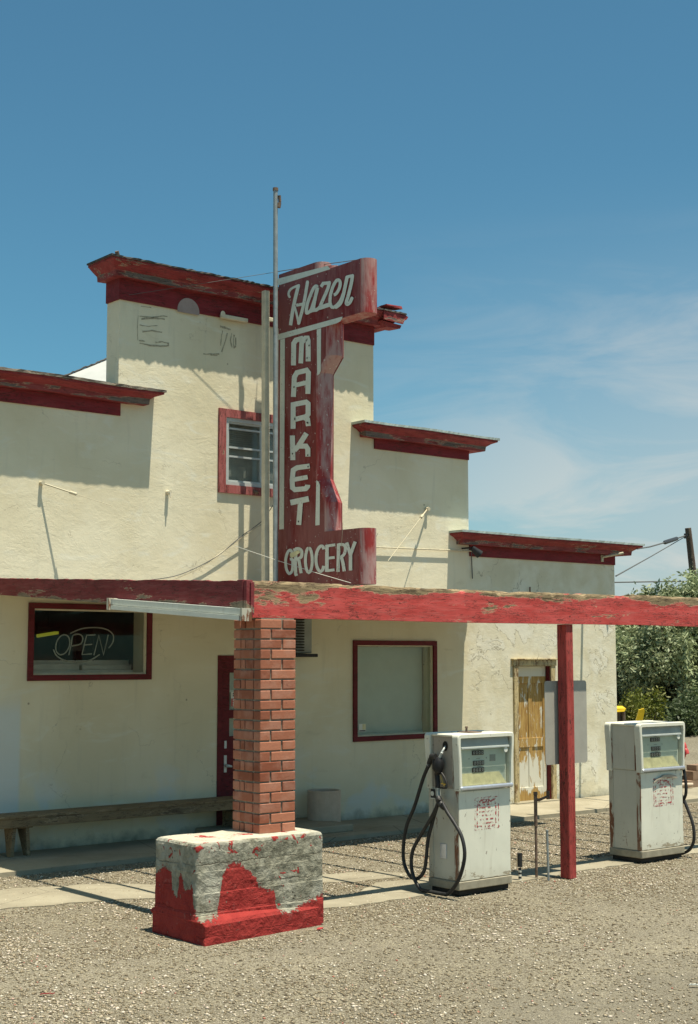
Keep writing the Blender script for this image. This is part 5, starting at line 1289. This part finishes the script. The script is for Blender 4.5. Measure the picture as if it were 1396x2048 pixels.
# conduit along the wall with a floodlight
cn = thing('conduit', tuple(onY(850, 1099, YW - .035)), 'white conduit pipe running right of the sign to a small floodlight', 'pipe')
m = MB(); a = onY(690, 1092, YW - .035); b = onY(944, 1102, YW - .035); m.tube([a, b], .009, 8); m.tube([b, Vector((b.x, YW - .001, b.z))], .011, 8); m.build('pipe', 'rod', cn)
m = MB(); m.tube([Vector((b.x, YW - .02, b.z)), Vector((b.x + .02, YW - .02, b.z - .38))], .007, 6); m.build('drop_cable', 'wire', cn)
fl = thing('floodlight', tuple(onY(950, 1102, YW - .2)), 'small black floodlight under the lowest cornice', 'lamp')
c_ = onY(949, 1100, YW - .2); m = MB(); m.tube([c_ + Vector((-.05, 0, .03)), c_ + Vector((.06, -.04, -.06))], [.035, .06], 14); m.build('lamp_head', 'black', fl)
m = MB(); m.tube([c_ + Vector((-.05, 0, .03)), c_ + Vector((-.05, .19, .03))], .012, 8); m.build('bracket', 'black', fl)
# white pipe bracket at the far end of the low cornice
wb = thing('pipe_bracket', tuple(onY(1205, 1112, YW - .05)), 'bare metal pipe bracket under the right end of the lowest cornice', 'bracket')
a = onY(1206, 1114, YW - .05); b = onY(1247, 1106, YW - .28); m = MB(); m.tube([a, b], .018, 8); m.build('arm', 'rod', wb)
m = MB(); m.box(a.x - .02, a.x + .03, YW - .04, YW - .001, a.z - .07, a.z + .03, bev=.004); m.build('plate', 'rod', wb)
# loose wires
def wire(pts, r, mat, lab, cat='wire'):
    m = MB(); m.tube(pts, r, 6); return m.build('wire', mat, label=lab, cat=cat)
wire([onY(258, 590, 13.97), onX(552, 544, XS_ - .1)], .003, 'wire', 'thin dark guy wire from the high cornice to the flagpole')
wire(smooth_path([onX(556, 543, XS_ + .02), onX(640, 530, XS_ + .06), onX(720, 519, XS_ + .09)], 4), .005, 'wire', 'thin dark guy wire over the top of the sign')
wire(smooth_path([onY(300, 1160, YW - .03), onY(360, 1149, YW - .035), onY(430, 1115, YW - .04), onY(482, 1073, YW - .05), onY(524, 1042, YW - .07), onY(546, 1010, YW - .1)], 8), .005, 'wire', 'thin dark cable curving up the wall to the poles')
wire(smooth_path([onY(352, 1157, YW - .03), onY(400, 1135, YW - .035), onY(450, 1100, YW - .04), onY(490, 1070, YW - .05), onY(524, 1048, YW - .06)], 8), .006, 'rod', 'pale cable curving up the wall just under the dark one')
wire([onY(470, 1092, 12.6), onX(552, 1120, XS_ - .14), onX(640, 1148, XS_ - .12), onX(702, 1166, XS_ - .1)], .003, 'white', 'thin white wire crossing the GROCERY lettering')
wire([onX(686, 1045, XS_ - .02), onX(683, 1090, XS_ - .014), onX(674, 1150, XS_ - .014)], .0022, 'rod', 'fine pale wire hanging down the lower sign panel')
wire(sag(onY(700, 1168, 12.4), onY(756, 1066, 12.2), .02), .003, 'rod', 'fine pale wire behind the lower sign drum')
a = onY(1060, 1185, YW - .04); m = MB(); m.tube([(a.x, YW - .04, a.z), (a.x, YW - .04, a.z + .08)], .012, 6); m.build('wall_peg', 'pipe_rust', label='tiny rusty peg on the low right wall above the red beam', cat='peg')

# ================================================================ background
def onG(px, D): d = ray(px, 1310); return C0 + d * D
up = thing('utility_pole', (0, 0, 0), 'leaning brown utility pole rising behind the trees at the right', 'utility pole')
D = 46
a = onD(1376, 1056, D); b = onD(1392, 1200, D); base = b + (b - a) * ((b.z + .2) / (a.z - b.z))
up.location = (base.x, base.y, 0); WL[up.name] = Vector((base.x, base.y, 0))
m = MB(); m.tube([base, b, a], [.15, .125, .10], 12); m.build('pole', 'pole_wood', up)
m = MB(); i1 = onD(1371, 1072, D - .2); m.tube([a + Vector((0, 0, -.25)), i1], .03, 6); m.tube([i1 + Vector((0, 0, -.08)), i1 + Vector((0, 0, .08))], .05, 8); m.tube([onD(1384, 1069, D), onD(1370, 1076, D)], .015, 6); m.build('insulator', 'black', up)
e = Vector((17.1, 13.76, 3.70))
w1_ = [e] + [onD(*p) for p in ((1300, 1093.5, 27), (1328, 1085.5, 35), (1355, 1076.5, 42), (1370, 1071.5, D - .2))]
pc = thing('power_cable', tuple(e), 'dark power cable from the lowest cornice to the leaning pole', 'cable')
m = MB(); m.tube(w1_, [.009, .014, .018, .022, .022], 6); m.build('wire', 'wire', pc)
m = MB(); m.tube([onD(1328, 1085.3, 35), onD(1330, 1084.7, 35.5), onD(1353, 1077.3, 41.5), onD(1355, 1076.7, 42)], [.03, .055, .06, .03], 8); m.build('splice', 'rubber', pc)
wire([onD(1232, 1152, 24), onD(1300, 1114, 34), onD(1371, 1073, D)], .014, 'wire', 'thin overhead wire slanting down from the leaning pole behind the wall', 'wire')
wire([onD(1150, 1166, 80), onD(1300, 1163.5, 80), onD(1500, 1161, 80)], .035, 'wire', 'far horizontal overhead wire low in the sky at the right', 'wire')

def leaves(m, c, R, n, size, droop=.3, flat=1.0):
    for _ in range(n):
        while True:
            v = Vector((random.uniform(-1, 1), random.uniform(-1, 1), random.uniform(-1, 1)))
            if .05 < v.length < 1: break
        v = v * (.55 + .45 * random.random() ** .5) if random.random() < .8 else v
        p = Vector((c[0] + v.x * R[0], c[1] + v.y * R[1], c[2] + v.z * R[2]))
        d = Vector((random.gauss(0, 1), random.gauss(0, 1), random.gauss(-droop, .7))).normalized()
        s_ = d.cross(Vector((random.gauss(0, 1), random.gauss(0, 1), random.gauss(0, 1)))).normalized()
        L = size * random.uniform(.6, 1.4); w = L * .38
        m.add([p - s_ * w * .2, p + d * L * .5 - s_ * w * .5, p + d * L, p + d * L * .5 + s_ * w * .5], [(0, 1, 2, 3)])
def tree(c, H_, R, trunk_h, leafmat, lab, ncl, nl, size, seed, name='tree', lowest=.15, droop=.5):
    random.seed(seed)
    t = thing(name, (c[0], c[1], 0), lab, 'tree', None)
    m = MB(); m2 = MB(); tops = []
    m.tube(smooth_path([(c[0], c[1], -.1), (c[0] + .15, c[1], H_ * .3), (c[0] - .1, c[1] + .1, H_ * .62)], 4), [.22, .2, .18, .16, .14, .12, .10, .08, .07], 8)
    for i in range(ncl):
        a_ = random.uniform(0, 6.283); u = random.random(); z = H_ * (lowest + (1 - lowest) * u); env = math.sin(math.pi * min(1, (.22 + .72 * u))) ** .6
        r = R * env * random.uniform(.35, 1.0)
        p = (c[0] + r * math.cos(a_), c[1] + r * math.sin(a_), z); s_ = random.uniform(.32, .72) * R * .36
        leaves(m2, p, (s_, s_, s_ * random.uniform(.8, 1.35)), nl, size, droop)
        if i % 4 == 0: m.tube([(c[0], c[1], z * .55), (c[0] + r * .5 * math.cos(a_), c[1] + r * .5 * math.sin(a_), z * .8), p], [.06, .04, .015], 5)
    m.build('trunk', 'bark', t); m2.build('crown', leafmat, t); return t
def gp(px, D): p = onD(px, 1310, D); return (p.x, p.y)
tree(gp(1365, 36), 3.75, 2.0, 1, 'leaf_olive', 'silvery green bushy tree right behind the far fuel pump', 95, 330, .13, 11)
tree(gp(1205, 38), 3.45, 1.9, 1, 'leaf_olive', 'silvery green tree peeping out behind the building corner', 70, 300, .13, 12)
tree(gp(1470, 37), 4.2, 2.4, 1, 'leaf_olive', 'silvery green tree cut by the right edge of the picture', 85, 300, .13, 13)
tree(gp(1300, 45), 3.35, 3.0, 1, 'leaf_dark', 'dark green tree filling the gap behind the silvery trees', 90, 240, .20, 14, lowest=.02)
tree(gp(1430, 46), 4.0, 3.0, 1, 'leaf_dark', 'dark green tree under the leaning utility pole', 90, 240, .20, 15, lowest=.02)
tree(gp(1180, 48), 3.2, 3.0, 1, 'leaf_dark', 'dark green tree mostly hidden behind the building end', 60, 200, .20, 16, lowest=.02)
tree(gp(1285, 37), 3.1, 1.5, 1, 'leaf_olive', 'lower silvery green tree between the building corner and the far pump', 60, 300, .12, 31)
tree(gp(1560, 42), 4.8, 3.2, 1, 'leaf_dark', 'dark green tree beyond the right edge', 70, 200, .20, 19, lowest=.02)
random.seed(21)
def shrub(c, R, Hh, n, mat, lab, size=.09):
    t = thing('shrub', (c[0], c[1], 0), lab, 'shrub'); m = MB()
    for i in range(16):
        a_ = random.uniform(0, 6.283); r = R * random.uniform(0, .8)
        leaves(m, (c[0] + r * math.cos(a_), c[1] + r * math.sin(a_), Hh * random.uniform(.25, .8)), (R * .4, R * .4, Hh * .28), n // 16, size, -.2)
    m.build('foliage', mat, t); m = MB()
    for i in range(7): m.tube([(c[0], c[1], 0), (c[0] + random.uniform(-.5, .5) * R, c[1] + random.uniform(-.5, .5) * R, Hh * .6)], [.03, .012], 5)
    m.build('stem', 'bark', t)
shrub(gp(1288, 31), .62, 1.42, 3800, 'leaf_yellow', 'yellow green shrub between the building corner and the silvery trees')
shrub(gp(1252, 30.5), .45, 1.25, 2200, 'leaf_yellow', 'small yellow green shrub against the building corner')
shrub(gp(1336, 32.5), .55, .95, 1600, 'leaf_dark', 'low dark shrub just right of the yellow green one')
shrub(gp(1352, 31.2), .7, 1.15, 3000, 'leaf_dark', 'dark low bush behind the red nozzle of the far pump', .11)
shrub(gp(1385, 32), .8, 1.2, 3000, 'leaf_dark', 'dark low bush above the timber retaining wall', .11)
shrub(gp(1425, 32), .8, 1.3, 2600, 'leaf_dark', 'dark low bush at the right edge above the retaining wall', .11)
# yellow garden chair parts behind the far pump
yc = thing('yellow_bench', tuple(onD(1270, 1440, 27)), 'bright yellow slanted board poking up just left of the far fuel pump', 'seat')
a = onD(1281, 1419, 27); 
m = MB(); pts = [onD(*p, 27) for p in ((1272, 1440), (1278, 1420), (1288, 1417), (1289.5, 1421), (1286, 1440))]; low = [Vector((p.x, p.y, .35)) for p in (pts[-1], pts[0])]
m.prism(pts + [low[0], low[1]], tuple(_f * .05)); m.build('back', 'yellow', yc)
m = MB()
for p in (low[0], low[1]): m.tube([(p.x, p.y, 0), (p.x, p.y, .4)], .02, 6)
c2_ = low[0]; m.box(c2_.x - .35, c2_.x + .1, c2_.y - .4, c2_.y + .05, .36, .40); m.build('frame', 'bark', yc)
ys2 = thing('yellow_table', tuple(onD(1238, 1440, 26)), 'yellow topped wooden stand half hidden by the building corner', 'table')
a = onD(1230, 1417, 26); b = onD(1251, 1423, 26)
m = MB(); m.prism([a + Vector((-.3, .2, 0)), onD(1252, 1417, 26), b + Vector((-.03, 0, 0)), a + Vector((-.3, .2, -.09))], tuple(_f * .35)); m.build('top', 'yellow', ys2)
m = MB()
for px in (1237, 1246): q = onD(px, 1424, 26.15); m.tube([(q.x, q.y, 0), (q.x, q.y, q.z)], .045, 6)
m.build('leg', 'bark', ys2)
# low timber retaining wall and dry bank at the right
rw = thing('retaining_wall', tuple(onD(1400, 1575, 22)), 'low weathered timber retaining wall right of the far pump', 'wall')
ra = onZ(1376, 1579, 0); rb = onZ(1440, 1571, 0)
for (z0, z1, dx) in ((0, .13, 0), (.135, .27, .04), (.275, .36, .02)):
    m = MB(); d = (rb - ra); d = d.normalized(); n_ = Vector((-d.y, d.x, 0))
    a_ = ra + d * (dx + z0 * .9); b_ = ra + d * 5
    m.prism([a_ + Vector((0, 0, z0)), b_ + Vector((0, 0, z0)), b_ + Vector((0, 0, z1)), a_ + Vector((0, 0, z1))], tuple(n_ * .18)); m.build('timber', 'timber', rw)
m = MB(); d = (rb - ra).normalized(); n_ = Vector((-d.y, d.x, 0)); rows = []
for j in range(9):
    row = []
    for i in range(24):
        p = ra + d * (-1.5 + i * .45) + n_ * (.16 + j * .55)
        h = .34 * min(1, max(0, (i * .45 - .9) / 1.2)) + .04 * nz3(p.x, p.y, 1); row.append((p.x, p.y, max(-.05, h if i > 0 else -.05)))
    rows.append(row)
m.loft(rows, False, False, None, True); m.build('bank', 'ground', kind='structure')
st = onZ(1355, 1576, .03); s2 = onZ(1386, 1576, .03); m = MB(); m.tube([st + Vector((0, 0, .05)), s2 + Vector((0, 0, .05))], .03, 6); m.build('timber_offcut', 'planter', label='reddish timber offcut lying by the hose of the far pump', cat='timber')
# low hills on the horizon
m = MB(); rows = [[], []]
for i in range(80):
    a_ = rad(-40 + i * 2.0); Dh = 900; x = math.sin(a_) * Dh; y = math.cos(a_) * Dh
    rows[0].append((x, y, -5)); rows[1].append((x * 1.1, y * 1.1, 14 + 10 * nz3(i * .15, 0, 0) + 3 * nz3(i * .7, 1, 1)))
m.loft(rows, False, False, None, True); m.build('hills', 'roof_grey', kind='structure')

# small litter on the gravel
def litter(px, py, L, W_, ang, mat, lab):
    p = onZ(px, py, .004); c, s_ = math.cos(ang), math.sin(ang); m = MB(); rows = []
    for i in range(7):
        t = (i / 6 - .5) * L; z = .006 + .006 * abs(math.sin(i * 1.9)); w = W_ * (1 - .5 * abs(i / 6 - .5))
        rows.append([(p.x + t * c - w * s_, p.y + t * s_ + w * c, z), (p.x + t * c + w * s_, p.y + t * s_ - w * c, z + .003), (p.x + t * c + w * s_, p.y + t * s_ - w * c, z - .004), (p.x + t * c - w * s_, p.y + t * s_ + w * c, z - .007)])
    m.loft(rows, True, True); m.build('scrap', mat, label=lab, cat='litter')
litter(95, 1988, .09, .008, -.5, 'redsticker', 'thin red splinter lying on the gravel at the lower left')
litter(1388, 1970, .06, .012, -.7, 'white', 'small white paper scrap on the gravel at the lower right edge')
litter(640, 1858, .05, .02, .4, 'redsticker', 'flake of red paint on the ground at the right foot of the concrete block')
